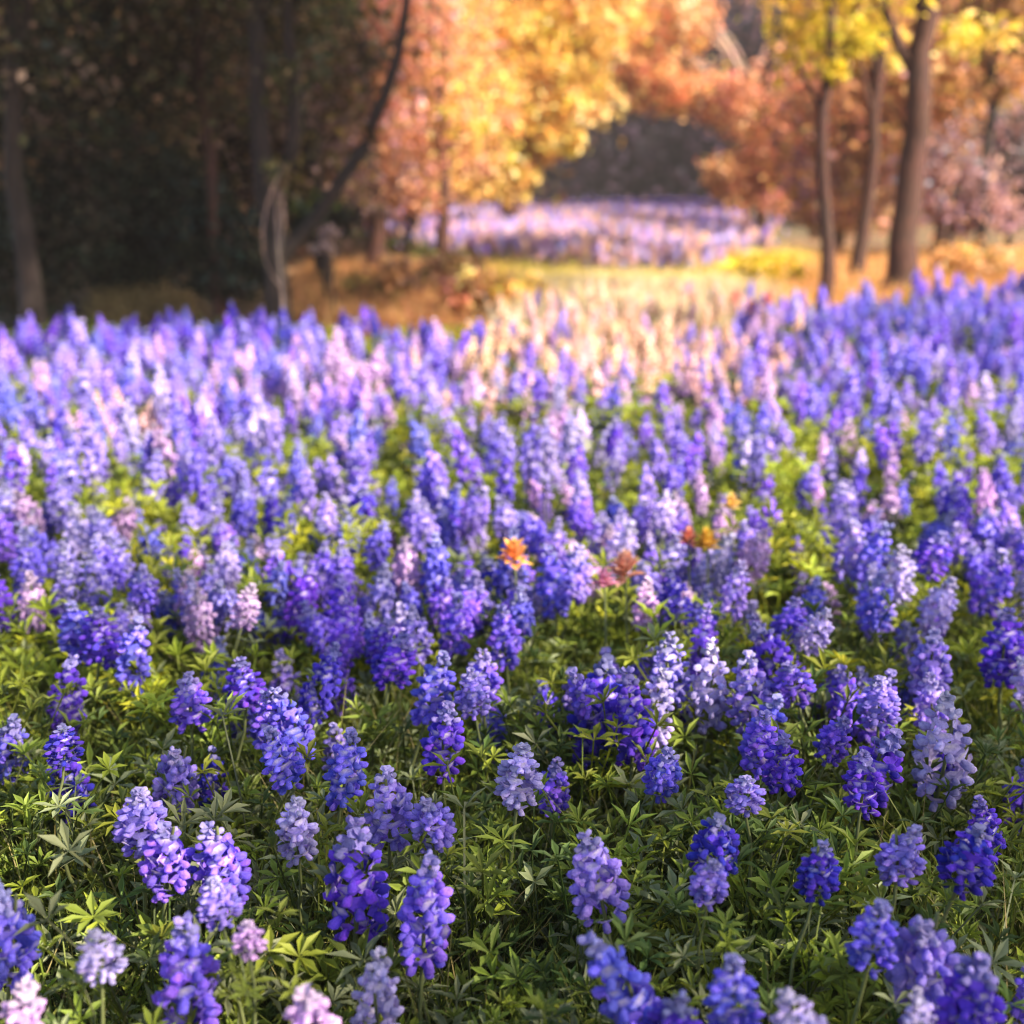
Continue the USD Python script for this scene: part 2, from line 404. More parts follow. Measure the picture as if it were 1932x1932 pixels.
sprout('oak_tree', 'thin brown trunk in front of the golden tree, rust leaves around it', 830, 16.0, [(838, 340), (826, 180), (846, 40), (850, -200)], 0.085,
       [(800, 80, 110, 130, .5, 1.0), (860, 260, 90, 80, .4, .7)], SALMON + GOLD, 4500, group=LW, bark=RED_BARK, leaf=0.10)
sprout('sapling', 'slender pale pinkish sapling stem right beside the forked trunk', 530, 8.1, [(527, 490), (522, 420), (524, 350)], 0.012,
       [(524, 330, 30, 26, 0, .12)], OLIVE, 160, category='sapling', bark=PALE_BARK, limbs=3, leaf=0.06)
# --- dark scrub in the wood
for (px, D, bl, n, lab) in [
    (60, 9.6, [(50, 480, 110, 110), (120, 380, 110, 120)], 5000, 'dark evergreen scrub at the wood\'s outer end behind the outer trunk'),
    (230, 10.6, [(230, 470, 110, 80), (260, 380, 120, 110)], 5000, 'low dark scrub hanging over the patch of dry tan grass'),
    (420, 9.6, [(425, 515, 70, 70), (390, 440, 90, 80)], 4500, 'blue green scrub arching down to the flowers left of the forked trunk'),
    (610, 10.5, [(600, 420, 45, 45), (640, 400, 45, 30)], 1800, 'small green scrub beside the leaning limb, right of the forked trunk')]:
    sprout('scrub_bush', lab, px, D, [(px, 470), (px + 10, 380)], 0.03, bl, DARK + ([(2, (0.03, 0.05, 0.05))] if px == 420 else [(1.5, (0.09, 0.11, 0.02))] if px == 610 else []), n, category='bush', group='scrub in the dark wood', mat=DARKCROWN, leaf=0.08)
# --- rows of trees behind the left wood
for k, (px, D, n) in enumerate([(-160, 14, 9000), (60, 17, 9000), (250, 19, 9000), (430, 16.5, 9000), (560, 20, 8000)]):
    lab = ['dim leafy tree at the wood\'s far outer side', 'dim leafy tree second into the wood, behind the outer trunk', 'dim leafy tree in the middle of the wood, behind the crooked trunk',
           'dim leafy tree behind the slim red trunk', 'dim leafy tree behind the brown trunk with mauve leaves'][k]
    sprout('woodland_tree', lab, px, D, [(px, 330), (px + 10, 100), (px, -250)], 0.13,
           [(px, 250, 190, 190, 0, 2.0), (px + 20, 20, 200, 180, .5, 2.0), (px, -200, 190, 150, .5, 2.0)], (BROWN + MAUVE + OLIVE[:1] if px > 400 else OLIVE + [(2, (0.15, 0.10, 0.09))] if px > 200 else OLIVE + DARK), n, category='tree', group=LW, leaf=0.15)  # palettes lighten towards the clearing, its dim glow put into leaf colour

# --- golden and coloured trees round the far clearing
CL = 'autumn trees round the clearing'
sprout('gold_tree', 'large golden tree hanging low over the violet strip, left of the dark hollow', 960, 22.0, [(965, 300), (950, 120), (960, -100), (960, -300)], 0.16,
       [(940, 80, 160, 130, 0, 1.8), (960, 230, 110, 90, -1, 1.2), (1060, 160, 90, 60, -.5, 1.0), (1050, 265, 40, 40, -.8, .5), (900, 320, 100, 40, -1, .9), (1090, 30, 110, 90, 0, 1.5), (1000, 320, 45, 30, -.8, .5)], GOLD, 17000, group=CL, leaf=0.15, bark=RED_BARK, lump=.42, per=70, tight=.42, limbs=9)
sprout('gold_tree', 'orange brown tree between the wood and the large golden tree', 770, 19.0, [(775, 300), (760, 150), (780, -200)], 0.12,
       [(780, 120, 130, 150, 0, 1.5), (790, 300, 110, 70, -.6, 1.0), (860, 200, 100, 100, 0, 1.1)], SALMON + GOLD[:4] + PEACH[:1], 10000, group=CL, leaf=0.13, bark=RED_BARK, lump=.45, per=70, tight=.42, limbs=8)
sprout('gold_tree', 'pale peach tree arching above the dark hollow', 1425, 27.0, [(1425, 250), (1400, 150), (1340, 20), (1320, -60)], 0.11,
       [(1230, 40, 110, 80, 0, 1.6), (1195, 150, 90, 45, 0, 1.3), (1290, 170, 90, 35, -.5, 1.1), (1385, 205, 55, 35, -.5, 1.0)], PEACH, 9000, group=CL, leaf=0.16, bark=PALE_BARK, lump=.36, per=60, tight=.42, limbs=8,
       forks_px=[([(1400, 170), (1290, 90), (1270, 20), (1250, -60)], .06, .03), ([(1418, 220), (1430, 130), (1460, 60)], .05, .02), ([(1300, 20), (1360, 90), (1420, 140)], .045, .03)])
sprout('salmon_tree', 'salmon red leafy tree right of the dark hollow', 1440, 24.0, [(1440, 250), (1450, 120), (1440, -100)], 0.11,
       [(1465, 270, 80, 80, 0, 1.2), (1430, 190, 75, 50, 0, 1.2), (1500, 200, 80, 100, .5, 1.2), (1450, 350, 65, 40, -.4, .8)], SALMON, 9000, group=CL, leaf=0.15, bark=RED_BARK, lump=.32, per=60, tight=.42, limbs=8)
sprout('tan_bush', 'tan and pink bush at the right rim of the dark hollow', 1390, 30.0, [(1390, 350), (1380, 300)], 0.06,
       [(1375, 335, 35, 30, 0, .9), (1410, 370, 40, 20, -.3, .8)], PEACH + [(2, (0.34, 0.24, 0.12))], 4500, category='bush', leaf=0.14, lump=.3)
sprout('salmon_tree', 'russet tree filling the gap behind the two slim right trunks', 1590, 20.0, [(1590, 250), (1600, 60), (1590, -200)], 0.10,
       [(1590, 260, 110, 140, 0, 1.3), (1630, 60, 80, 130, .4, 1.2), (1600, 390, 100, 50, 0, 1)], SALMON + PEACH + MAUVE[:2], 12000, group=CL, leaf=0.14, bark=RED_BARK)
sprout('salmon_tree', 'orange tree behind the thick right trunk', 1790, 19.0, [(1790, 280), (1800, 100), (1780, -200)], 0.11,
       [(1800, 90, 150, 120, 0, 1.3), (1760, 230, 120, 80, 0, 1.1), (1880, 10, 120, 110, .4, 1.2)], SALMON + PEACH + BROWN[:1] + MAUVE[:1], 11000, group=CL, leaf=0.13, bark=RED_BARK)
sprout('mauve_bush', 'pinkish mauve bush just right of the thick trunk', 1800, 15.5, [(1800, 380), (1805, 300)], 0.04,
       [(1795, 350, 80, 70, 0, .8), (1850, 400, 60, 40, 0, .6)], MAUVE, 4500, category='bush', leaf=0.10)
sprout('mauve_bush', 'grey blue bush at the meadow\'s outer right rim under orange tree', 1915, 16.5, [(1915, 340), (1920, 230)], 0.05,
       [(1920, 260, 60, 90, 0, .8), (1930, 370, 50, 60, 0, .6)], MAUVE[:1] + [(4, (0.20, 0.20, 0.26)), (2, (0.10, 0.10, 0.09))], 4500, category='bush', leaf=0.10)
# --- right trunks
RT = 'slender trees at the right meadow edge'
sprout('ash_tree', 'slimmest right trunk with bright yellow leaves at its top', 1562, 9.6, [(1562, 480), (1552, 330), (1556, 200), (1566, 60), (1560, -200)], 0.062,
       [(1520, 70, 60, 60, 0, .35), (1590, 40, 90, 60, .2, .5), (1490, 25, 50, 40, 0, .3), (1600, 120, 50, 25, 0, .3), (1560, -100, 200, 110, .3, 1.0)], YELLOW, 2600, group=RT, leaf=0.085, bark=RED_BARK, lump=.2)
sprout('ash_tree', 'thin reddish trunk between the slimmest and the thick right trunk', 1622, 12.6, [(1626, 440), (1642, 320), (1650, 200), (1664, 100), (1670, -200)], 0.078,
       [(1650, 20, 90, 60, 0, .6), (1640, 130, 60, 40, .2, .4), (1660, -140, 170, 110, .3, 1.0)], YELLOW + GOLD, 2200, group=RT, leaf=0.10, bark=RED_BARK, lump=.25)
sprout('ash_tree', 'thick dark red brown trunk leaning slightly outward, forked high up', 1702, 11.2, [(1706, 470), (1714, 330), (1726, 200), (1738, 80), (1750, -160), (1770, -360)], 0.135,
       [(1740, -160, 210, 110, .3, 1.1), (1850, 60, 60, 60, .4, .5)], GOLD + YELLOW, 2600, forks_px=[([(1730, 150), (1700, 90), (1670, 20), (1640, -80)], .06, .035), ([(1722, 270), (1700, 230), (1672, 195)], .02, .008)], group=RT, leaf=0.10, bark=RED_BARK, r1=.5)
sprout('ash_tree', 'dark thin trunk near the right rim, by the grey blue bush', 1862, 15.0, [(1862, 330), (1868, 220), (1880, 60), (1890, -200)], 0.07,
       [(1890, -40, 130, 90, 0, .9), (1900, 130, 60, 50, 0, .6)], BROWN, 3500, group=RT, leaf=0.11)

# --- trees added out of view right of the camera to shade the near meadow
for k, (x, y, lab) in enumerate([(7.2, -2.4, 'added unseen tree shading the near part of the meadow'), (8.6, -5.6, 'added unseen tree behind the first shading tree')]):
    grow('meadow_tree', lab, (x, y), [(0, 0, 0), (.1, .1, 2.5), (-.1, 0, 6.0)], 0.17,
         [(0, 0, 5.7, 2.4, 2.2, 1.5), (-.8, .8, 4.7, 1.6, 1.5, 1.0), (.3, -1.0, 6.5, 1.8, 1.6, 1.2)], YELLOW + GOLD, 5000, leaf=0.11, group=None)

# tall trees added out of view at right, crowns set high to shade the wood
for k, (x, y, lab) in enumerate([(8.5, 2.6, 'tall bare trunked tree on the meadow\'s right side, shading the wood'), (9.2, 4.6, 'added unseen taller bare trunked tree beyond, shading the wood')]):
    grow('tall_tree', lab, (x, y), [(0, 0, 0), (.1, .1, 4), (-.1, 0, 11.6)], 0.2,
         [(0, 0, 11.9, 2.6, 1.9, 1.6), (-.8, .3, 10.6, 1.8, 1.5, 0.9), (.6, -.1, 13.6, 2.2, 1.7, 1.5), (-.2, -1.0, 9.9, 2.0, 1.6, 1.1)], GOLD, 18000, leaf=0.14, limbs=7)

# --- the far woods
def woods(name, label, px0, px1, D0, D1, z1, palette, n, leaf, mat=CROWN, z0=0.0, skip=None, cat='woods'):
    b = Bag()
    k = n // 90
    px = rng.uniform(px0, px1, k)
    D = rng.uniform(D0, D1, k)
    z = rng.uniform(z0, z1, k)
    d = (px - 966) / 2332
    cc = np.stack([d * D * 1.0, D, z + ground_z(d * D, D)], 1)
    i = rng.integers(0, k, n)
    c = cc[i] + rng.normal(size=(n, 3)) * [0.9, 0.9, 0.7]
    gz = ground_z(c[:, 0], c[:, 1])
    ok = c[:, 2] > gz
    c, i = c[ok], i[ok]
    t = pick_tints(palette, len(c)) * rng.lognormal(0, .3, k)[i][:, None]
    v, f, tv = leaf_cards(c, leaf, t)
    tag(put_mesh(name, v, f, mat, tint=tv), label, cat, kind='stuff')

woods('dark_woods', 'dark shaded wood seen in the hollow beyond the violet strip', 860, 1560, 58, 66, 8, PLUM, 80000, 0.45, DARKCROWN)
woods('mauve_woods', 'hazy mauve wood rising above the dark hollow, far behind', 700, 2000, 70, 80, 20, MAUVE, 36000, 0.9, z0=3)
woods('russet_woods', 'russet wood behind the trees on the right', 1530, 2300, 30, 38, 12, SALMON + MAUVE[:2] + BROWN[:1], 30000, 0.35)
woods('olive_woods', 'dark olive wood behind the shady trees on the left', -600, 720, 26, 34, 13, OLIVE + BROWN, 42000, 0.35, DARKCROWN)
woods('tawny_woods', 'tawny wood behind the large golden tree', 640, 1010, 34, 42, 13, BROWN + GOLD, 20000, 0.35)

# ------------------------------------------------------------------ bluebonnets
HUES = {  # lower florets, upper florets
    'deep_violet': (srgb(66, 30, 190), srgb(116, 78, 232)),
    'violet': (srgb(92, 58, 222), srgb(144, 112, 246)),
    'indigo': (srgb(44, 26, 156), srgb(84, 66, 210)),
    'blue_violet': (srgb(82, 70, 230), srgb(134, 124, 248)),
    'lavender': (srgb(122, 98, 228), srgb(172, 154, 246)),
    'pale': (srgb(160, 146, 236), srgb(206, 196, 248)),
    'lilac': (srgb(174, 130, 222), srgb(222, 186, 236)),
    'pink': (srgb(222, 164, 186), srgb(244, 206, 206)),  # flower pink at left, painted sun glow in clearing and strip
    'cream': (srgb(238, 190, 158), srgb(250, 218, 184)),  # warm sun glow put into the petal colour
}
WHITE = srgb(222, 214, 226)
BUD = srgb(166, 172, 176)

def ball(seg=6, rings=3):
    vs = [[0, 0, 1.0]]
    for i in range(1, rings + 1):
        t = np.pi * i / (rings + 1)
        for j in range(seg):
            a = 2 * np.pi * (j + 0.5 * (i % 2)) / seg
            vs.append([np.sin(t) * np.cos(a), np.sin(t) * np.sin(a), np.cos(t)])
    vs.append([0, 0, -1.0])
    fs = [[0, 1 + j, 1 + (j + 1) % seg] for j in range(seg)]
    for i in range(rings - 1):
        for j in range(seg):
            a, b = 1 + i * seg + j, 1 + i * seg + (j + 1) % seg
            fs += [[a, a + seg, b], [b, a + seg, b + seg]]
    e = len(vs) - 1
    fs += [[e, 1 + (rings - 1) * seg + (j + 1) % seg, 1 + (rings - 1) * seg + j] for j in range(seg)]
    return np.array(vs), np.array(fs)

BALL, BALLS = ball(6, 3), ball(5, 2)

def floret(s, deep, light, white, small=False):
    """A pea flower: two puffed wings outward (+x) and an upright banner with a pale eye. Base at the origin."""
    v, f = BALLS if small else BALL
    w = v * [0.60 * s, 0.34 * s, 0.36 * s] + [0.60 * s, 0, -0.10 * s]
    w[:, 2] -= 0.22 * s * np.abs(v[:, 1]) * (v[:, 0] > -0.2)          # the two wings fall away from the keel
    w[:, 0] += 0.12 * s * np.abs(v[:, 1])
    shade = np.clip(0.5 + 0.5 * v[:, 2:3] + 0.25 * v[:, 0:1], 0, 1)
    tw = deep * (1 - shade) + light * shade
    vs, fs, ts = [w], [f], [tw]
    n = len(w)
    # banner: 3 x 3 sheet, folded back
    g = []
    tt = []
    for i, u in enumerate((0.0, 0.55, 1.0)):
        for j, q in enumerate((-1, 0, 1)):
            wid = (0.26, 0.78, 0.52)[i] * s
            g.append([0.28 * s - 0.10 * s * u - 0.16 * s * abs(q) * u + 0.30 * s * u * u, q * wid, 0.10 * s + (1.02 - 0.16 * (q == 0) * (i == 2)) * s * u - 0.14 * s * abs(q)])
            tt.append(white if (i == 1 and j == 1) else (deep * 0.4 + light * 0.6 if i < 2 else light))
    q = [[0, 1, 4, 3], [1, 2, 5, 4], [3, 4, 7, 6], [4, 5, 8, 7]]
    q = np.array([[a, b, c] for a, b, c, d in q] + [[a, c, d] for a, b, c, d in q]) + n
    vs.append(np.array(g)); fs.append(q); ts.append(np.array(tt))
    return np.vstack(vs), np.vstack(fs), np.vstack(ts)

def rot_to(az, tilt):
    """Local +x turned to azimuth az and raised by tilt."""
    ca, sa, ct, st = math.cos(az), math.sin(az), math.cos(tilt), math.sin(tilt)
    return np.array([[ca * ct, -sa, -ca * st], [sa * ct, ca, -sa * st], [st, 0, ct]])

def spike_florets(r, hue, L=0.115, R=0.027, n=46, whorls=10, size=0.0136, small=False, young=0.0):
    """Florets of a spike standing on the origin, bottom to top; the last ones are buds."""
    deep, light = (np.array(c) for c in HUES[hue])
    out = []
    k = 0
    bend, ba = abs(r.normal()) * 0.010, r.uniform(0, 6.28)
    for w in range(whorls):
        u = w / (whorls - 1)
        prof = (0.72 + 0.28 * min(1, u / 0.25)) if u < 0.25 else (1 - ((u - 0.25) / 0.75) ** 2.3 * 0.78)
        m = max(3, int(round(n / whorls * (0.5 + 0.75 * prof))))
        for q in range(m):
            if r.uniform() < 0.07:
                continue
            az = 2 * np.pi * (q + 0.5 * (w % 2)) / m + r.normal() * 0.24 + w * 0.2
            s = size * (0.55 + 0.5 * prof) * r.uniform(0.85, 1.15)
            tilt = -0.40 + 1.3 * u ** 1.3 + r.normal() * 0.2
            rad = R * prof - s * 0.9
            z = L * u * 0.92 + r.normal() * L * 0.02
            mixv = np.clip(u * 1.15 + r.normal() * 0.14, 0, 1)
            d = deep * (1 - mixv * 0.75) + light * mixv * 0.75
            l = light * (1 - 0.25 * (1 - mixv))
            white = WHITE if r.uniform() < 0.55 else l
            if u > 0.84 - young:
                tipc = BUD * 0.55 + l * 0.45
                d, l, white = d * 0.3 + tipc * 0.7, tipc, tipc
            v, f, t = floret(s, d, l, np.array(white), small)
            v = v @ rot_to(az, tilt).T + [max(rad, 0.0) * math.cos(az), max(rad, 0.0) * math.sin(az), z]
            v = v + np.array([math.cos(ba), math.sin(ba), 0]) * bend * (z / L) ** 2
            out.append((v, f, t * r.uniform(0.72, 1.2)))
            k += 1
    return out

def leaflet(L, W):
    v = np.array([[0, 0, 0], [L * 0.55, -W, 0.12 * L], [L, 0, 0.0], [L * 0.55, W, 0.12 * L], [L * 0.5, 0, 0.02 * L]])
    return v, np.array([[0, 1, 4], [1, 2, 4], [2, 3, 4], [3, 0, 4]])

def palmate(r, L, tint, edge):
    """Palmate leaf of five to seven leaflets round the origin, facing up."""
    b = Bag()
    n = r.integers(5, 8)
    for k in range(n):
        v, f = leaflet(L * r.uniform(0.75, 1.15), L * r.uniform(0.10, 0.15))
        a, t = 2 * np.pi * k / n + r.normal() * 0.15, r.uniform(0.0, 0.85)
        tv = np.array([tint * 0.85, edge, edge, edge, tint])
        b.add(v @ rot_to(a, t).T, f, tv)
    return b

LEAF_TINTS = {'lime': (0.23, 0.275, 0.022), 'green': (0.160, 0.210, 0.024), 'dark': (0.070, 0.115, 0.022), 'yellow': (0.36, 0.37, 0.015), 'grey': (0.20, 0.235, 0.12)}

def leaf_piece(r, L, tone, az, reach, top):
    """A palmate leaf on a curved stalk from the origin."""
    t = np.array(LEAF_TINTS[tone]) * r.uniform(0.8, 1.25)
    p = palmate(r, L, t, t * 1.25 + 0.02)
    v, f, tt = p.arrays()
    end = np.array([math.cos(az) * reach, math.sin(az) * reach, top])
    v = v @ rot_to(az, -r.uniform(0.1, 0.6)).T + end
    b = Bag()
    b.add(v, f, tt)
    pv, pf = tube(spline([[0, 0, top * 0.25], end * [0.4, 0.4, 0.72], end], 4), 0.0012, 3)
    b.add(pv, pf, t * 0.8)
    return b

STEM_H = 0.30
def flower_class(path, seed, hue, florets=True):
    """A bluebonnet 0.42 m tall: stem, leaves and a spike; the spike's florets are pieces of their own on the near ones."""
    r = np.random.default_rng(seed)
    p = stage.CreateClassPrim(path)
    p.SetTypeName('Xform')
    v, f = tube(spline([[0, 0, -0.13], [0.012 * r.normal(), 0.012 * r.normal(), 0.15], [0, 0, STEM_H], [0, 0, STEM_H + 0.10]], 8), np.linspace(0.0035, 0.0018, 8), 5)
    put_mesh('stem', v, f, STEM, path, normals=smooth_normals(v, f))
    fl = spike_florets(r, hue, L=r.uniform(0.10, 0.125), R=r.uniform(0.024, 0.0295), n=int(r.integers(42, 56)), small=not florets, young=r.choice([0.0, 0.04, 0.16]))
    if florets:
        s = UsdGeom.Xform.Define(stage, path + '/flower_spike')
        s.AddTranslateOp().Set(Gf.Vec3d(0, 0, STEM_H))
        for v, f, t in fl:
            put_mesh('floret', v, f, PETAL, path + '/flower_spike', t, smooth_normals(v, f))
    else:
        b = Bag()
        for v, f, t in fl:
            b.add(v + [0, 0, STEM_H], f, t)
        b.build('flower_spike', PETAL, path, smooth=True)
    for k in range(5 if florets else 3):
        tone = r.choice(['green', 'grey', 'dark', 'lime'], p=[.5, .24, .16, .10])
        b = leaf_piece(r, r.uniform(0.03, 0.042), tone, r.uniform(0, 6.28), r.uniform(0.03, 0.08), r.uniform(0.12, 0.27))
        b.build('leaf', LEAF, path)
    return path

NEAR = {}
seed = 100
for h in HUES:
    for k in range(3 if h in ('deep_violet', 'violet', 'blue_violet', 'lavender', 'indigo') else 2):
        seed += 1
        NEAR.setdefault(h, []).append(flower_class(f'/World/near_{h}_{"abc"[k]}_bluebonnet', seed, h, True))
MID = {}
for h in HUES:
    for k in range(2):
        seed += 1
        MID.setdefault(h, []).append(flower_class(f'/World/mid_{h}_{"abc"[k]}_bluebonnet', seed, h, False))

# flowers that can be picked out: (x, top y, bottom y, width, hue, what singles it out)
SPIKES = [
 (660, 1550, 1775, 116, 'deep_violet', 'large egg shaped deep violet bluebonnet with pale cap, foremost centre'),
 (815, 1590, 1815, 102, 'violet', 'tall violet bluebonnet with whitish tip beside the egg shaped deep violet one'),
 (345, 1705, 1960, 118, 'violet', 'bright violet speckled bluebonnet reaching the bottom edge'),
 (32, 1660, 1870, 95, 'blue_violet', 'bright blue violet bluebonnet cut by the left picture edge'),
 (330, 1540, 1690, 92, 'violet', 'violet bluebonnet with pinkish cap, front of a touching pair'),
 (405, 1535, 1700, 92, 'violet', 'violet bluebonnet with white edged petals, right one of a touching pair'),
 (262, 1480, 1610, 86, 'lavender', 'lavender bluebonnet leaning away from the touching violet pair'),
 (400, 1650, 1740, 70, 'lavender', 'short lavender bluebonnet tucked just under the touching violet pair'),
 (550, 1500, 1645, 72, 'pale', 'narrow greyish blue bluebonnet above the round bright leaf'),
 (192, 1755, 1840, 72, 'pale', 'small pale bluebonnet standing alone among grey green leaves'),
 (580, 1850, 2020, 105, 'lilac', 'pinkish lilac bluebonnet half cut off by the bottom edge'),
 (45, 1850, 1990, 90, 'lilac', 'lilac and violet bluebonnet in the bottom left corner'),
 (470, 1735, 1800, 60, 'lilac', 'small magenta tinged bluebonnet with few florets, right of the speckled one'),
 (1112, 1555, 1740, 92, 'lavender', 'pale blue lavender bluebonnet with white top, leaning left'),
 (1150, 1745, 1985, 112, 'blue_violet', 'blue violet bluebonnet with cream tip beneath the leaning lavender one'),
 (1382, 1800, 1930, 98, 'blue_violet', 'rounded blue violet bluebonnet with white tip in dark leaves'),
 (1275, 1850, 2010, 108, 'indigo', 'deep blue bluebonnet low at the bottom edge beside the rounded one'),
 (1500, 1868, 1990, 92, 'pale', 'whitest bluebonnet, cut off by the bottom edge'),
 (1665, 1700, 1830, 88, 'blue_violet', 'blue violet bluebonnet with grey cap, front left of the corner cluster'),
 (1775, 1690, 1950, 120, 'lavender', 'tallest bluebonnet of the bottom right corner cluster, lavender with white cap'),
 (1868, 1770, 1960, 100, 'deep_violet', 'deep violet bluebonnet at the outer side of the corner cluster'),
 (1735, 1880, 1990, 60, 'pale', 'pale budding tip at the bottom edge below the corner cluster'),
 (1690, 1550, 1655, 78, 'lavender', 'small lavender bluebonnet with bright white cap above the corner cluster'),
 (1545, 1580, 1690, 74, 'indigo', 'small dark indigo bluebonnet alone among dark leaves'),
 (1362, 1540, 1680, 84, 'indigo', 'indigo bluebonnet behind a pale one near the yellow green leaf'),
 (1335, 1600, 1700, 62, 'lavender', 'pale bluebonnet overlapping an indigo one near the yellow green leaf'),
 (1862, 1560, 1690, 90, 'indigo', 'dark indigo bluebonnet near the right edge with purple stem'),
 (1150, 1230, 1440, 92, 'indigo', 'biggest dark blue bluebonnet in the centre, pale petals spreading at its base'),
 (1185, 1260, 1440, 80, 'deep_violet', 'deep violet bluebonnet half behind the biggest dark blue one'),
 (1680, 1372, 1540, 92, 'deep_violet', 'broad deep violet bluebonnet, left of the pale tall one'),
 (1640, 1420, 1530, 70, 'deep_violet', 'smaller deep violet bluebonnet joined to the broad one'),
 (1805, 1330, 1530, 94, 'pale', 'tall very pale blue bluebonnet near the right edge'),
 (1408, 1230, 1385, 78, 'lavender', 'lavender bluebonnet with pale top, left of a forked looking pair'),
 (1490, 1235, 1330, 68, 'violet', 'violet bluebonnet of the forked looking pair, right one'),
 (1445, 1330, 1460, 68, 'violet', 'violet bluebonnet under the forked looking pair'),
 (1405, 1462, 1530, 64, 'lavender', 'dull small lavender bluebonnet below the forked looking pair'),
 (1480, 1385, 1500, 66, 'deep_violet', 'dull violet bluebonnet beside the small dull lavender one'),
 (985, 1400, 1520, 80, 'pale', 'pale lavender bluebonnet left of the biggest dark blue one'),
 (725, 1450, 1600, 86, 'lavender', 'lavender bluebonnet with cream tip above the egg shaped deep violet one'),
 (665, 1372, 1520, 72, 'blue_violet', 'blue violet bluebonnet with grey tip behind the cream tipped lavender one'),
 (840, 1320, 1470, 76, 'deep_violet', 'deep blue violet bluebonnet with pinkish top in the middle'),
 (822, 1482, 1600, 74, 'lavender', 'dim lavender bluebonnet behind the tall violet one'),
 (745, 1182, 1290, 70, 'deep_violet', 'short deep violet bluebonnet left of the bright violet cluster'),
 (500, 1290, 1420, 72, 'violet', 'violet bluebonnet on top of a dense middle left cluster'),
 (545, 1300, 1440, 68, 'blue_violet', 'blue violet bluebonnet at the right side of a dense middle left cluster'),
 (505, 1370, 1490, 70, 'blue_violet', 'dark based bluebonnet at the foot of a dense middle left cluster'),
 (350, 1255, 1380, 72, 'violet', 'violet bluebonnet left of the dense middle left cluster'),
 (455, 1240, 1340, 66, 'deep_violet', 'deep violet bluebonnet behind the dense middle left cluster'),
 (145, 1130, 1240, 66, 'blue_violet', 'blue violet bluebonnet left of the darkest violet one at left'),
 (188, 1145, 1260, 66, 'deep_violet', 'darkest violet bluebonnet at left with light blue neighbour'),
 (258, 1160, 1300, 64, 'blue_violet', 'clear blue bluebonnet right of the darkest violet one'),
 (115, 1365, 1440, 60, 'indigo', 'small ring shaped indigo bluebonnet among yellow green leaves'),
 (905, 1065, 1200, 64, 'violet', 'topmost spike of the bright violet cluster by the orange flower'),
 (868, 1110, 1240, 62, 'violet', 'left spike of the bright violet cluster by the orange flower'),
 (945, 1130, 1260, 62, 'violet', 'right spike of the bright violet cluster by the orange flower'),
 (910, 1210, 1340, 66, 'violet', 'lowest spike of the bright violet cluster by the orange flower'),
 (885, 1255, 1350, 58, 'lavender', 'pale little spike at the foot of the bright violet cluster'),
 (1050, 1035, 1160, 62, 'blue_violet', 'blue violet bluebonnet between the orange and the salmon flower'),
 (1095, 1020, 1140, 58, 'lavender', 'lavender bluebonnet left of the salmon flower'),
 (1490, 1115, 1210, 60, 'violet', 'single violet bluebonnet below the yellow green leaves'),
 (1605, 970, 1100, 58, 'lavender', 'lavender bluebonnet topping the right middle cluster'),
 (1650, 985, 1130, 60, 'blue_violet', 'blue bluebonnet on the right side of the right middle cluster'),
 (1640, 1080, 1190, 60, 'blue_violet', 'bright blue bluebonnet at the foot of the right middle cluster'),
 (1702, 1030, 1140, 62, 'pale', 'pale lilac bluebonnet between two bright violet ones'),
 (1772, 1000, 1090, 62, 'deep_violet', 'saturated violet bluebonnet right of the pale lilac one'),
 (1765, 1180, 1330, 66, 'lavender', 'lavender bluebonnet above the tall very pale blue one'),
 (1900, 1030, 1170, 66, 'violet', 'violet bluebonnet at the right edge, upper of two'),
 (1905, 1150, 1290, 70, 'deep_violet', 'bright deep violet bluebonnet at the right edge, lower of two'),
 (1660, 1270, 1370, 66, 'lavender', 'dim lavender bluebonnet above the broad deep violet one'),
 (680, 912, 985, 46, 'indigo', 'round dark hearted blue bluebonnet in the paler middle field'),
]
GREENS = [(70, 1520, 110, 110), (200, 1640, 90, 80), (100, 1000, 45, 40), (265, 1030, 45, 45), (570, 1130, 90, 55), (640, 1340, 60, 40), (330, 1190, 40, 30), (420, 1220, 40, 35), (120, 1310, 110, 50),
          (360, 1430, 80, 70), (1180, 830, 70, 50), (1010, 830, 60, 50), (800, 860, 60, 50), (1450, 930, 90, 60), (1480, 1070, 70, 40), (1410, 1150, 80, 60), (1090, 1200, 80, 40), (1320, 1350, 60, 110),
          (1130, 1500, 170, 70), (1560, 1340, 60, 60), (1690, 1200, 35, 40), (1240, 1650, 70, 45), (1500, 1740, 160, 110), (1000, 1720, 70, 110), (1300, 1720, 110, 60), (1720, 920, 90, 70), (1880, 830, 60, 60),
          (1490, 760, 50, 30), (1690, 740, 30, 40), (640, 1840, 90, 60), (960, 1860, 100, 80), (1560, 1500, 70, 60), (480, 1640, 50, 70), (510, 1690, 45, 45), (250, 1880, 60, 50), (1870, 1330, 50, 50), (430, 1500, 50, 50)]

def greenness(px, py):
    g = np.zeros(np.shape(px))
    for x, y, a, b in GREENS:
        g = np.maximum(g, np.clip(1.35 - ((px - x) / a) ** 2 - ((py - y) / b) ** 2, 0, 1))
    return g

flowers = []   # (x, y, z, width scale, height scale, hue, label, px, py)
for (x, yt, yb, w, hue, lab) in SPIKES:
    p = on_plane(x, yt, 0.43)
    D = p[1] * CP + (EYE_Z - 0.43) * SP
    el = math.atan2(EYE_Z - 0.43, p[1])
    width = w * D / (FPX * U)
    length = (yb - yt) * D / (FPX * U) / math.cos(el) * 0.95
    sw = width / 0.048
    sh = length / 0.120
    flowers.append((p[0], p[1], p[2], sw, sh, hue, lab, x, yt))

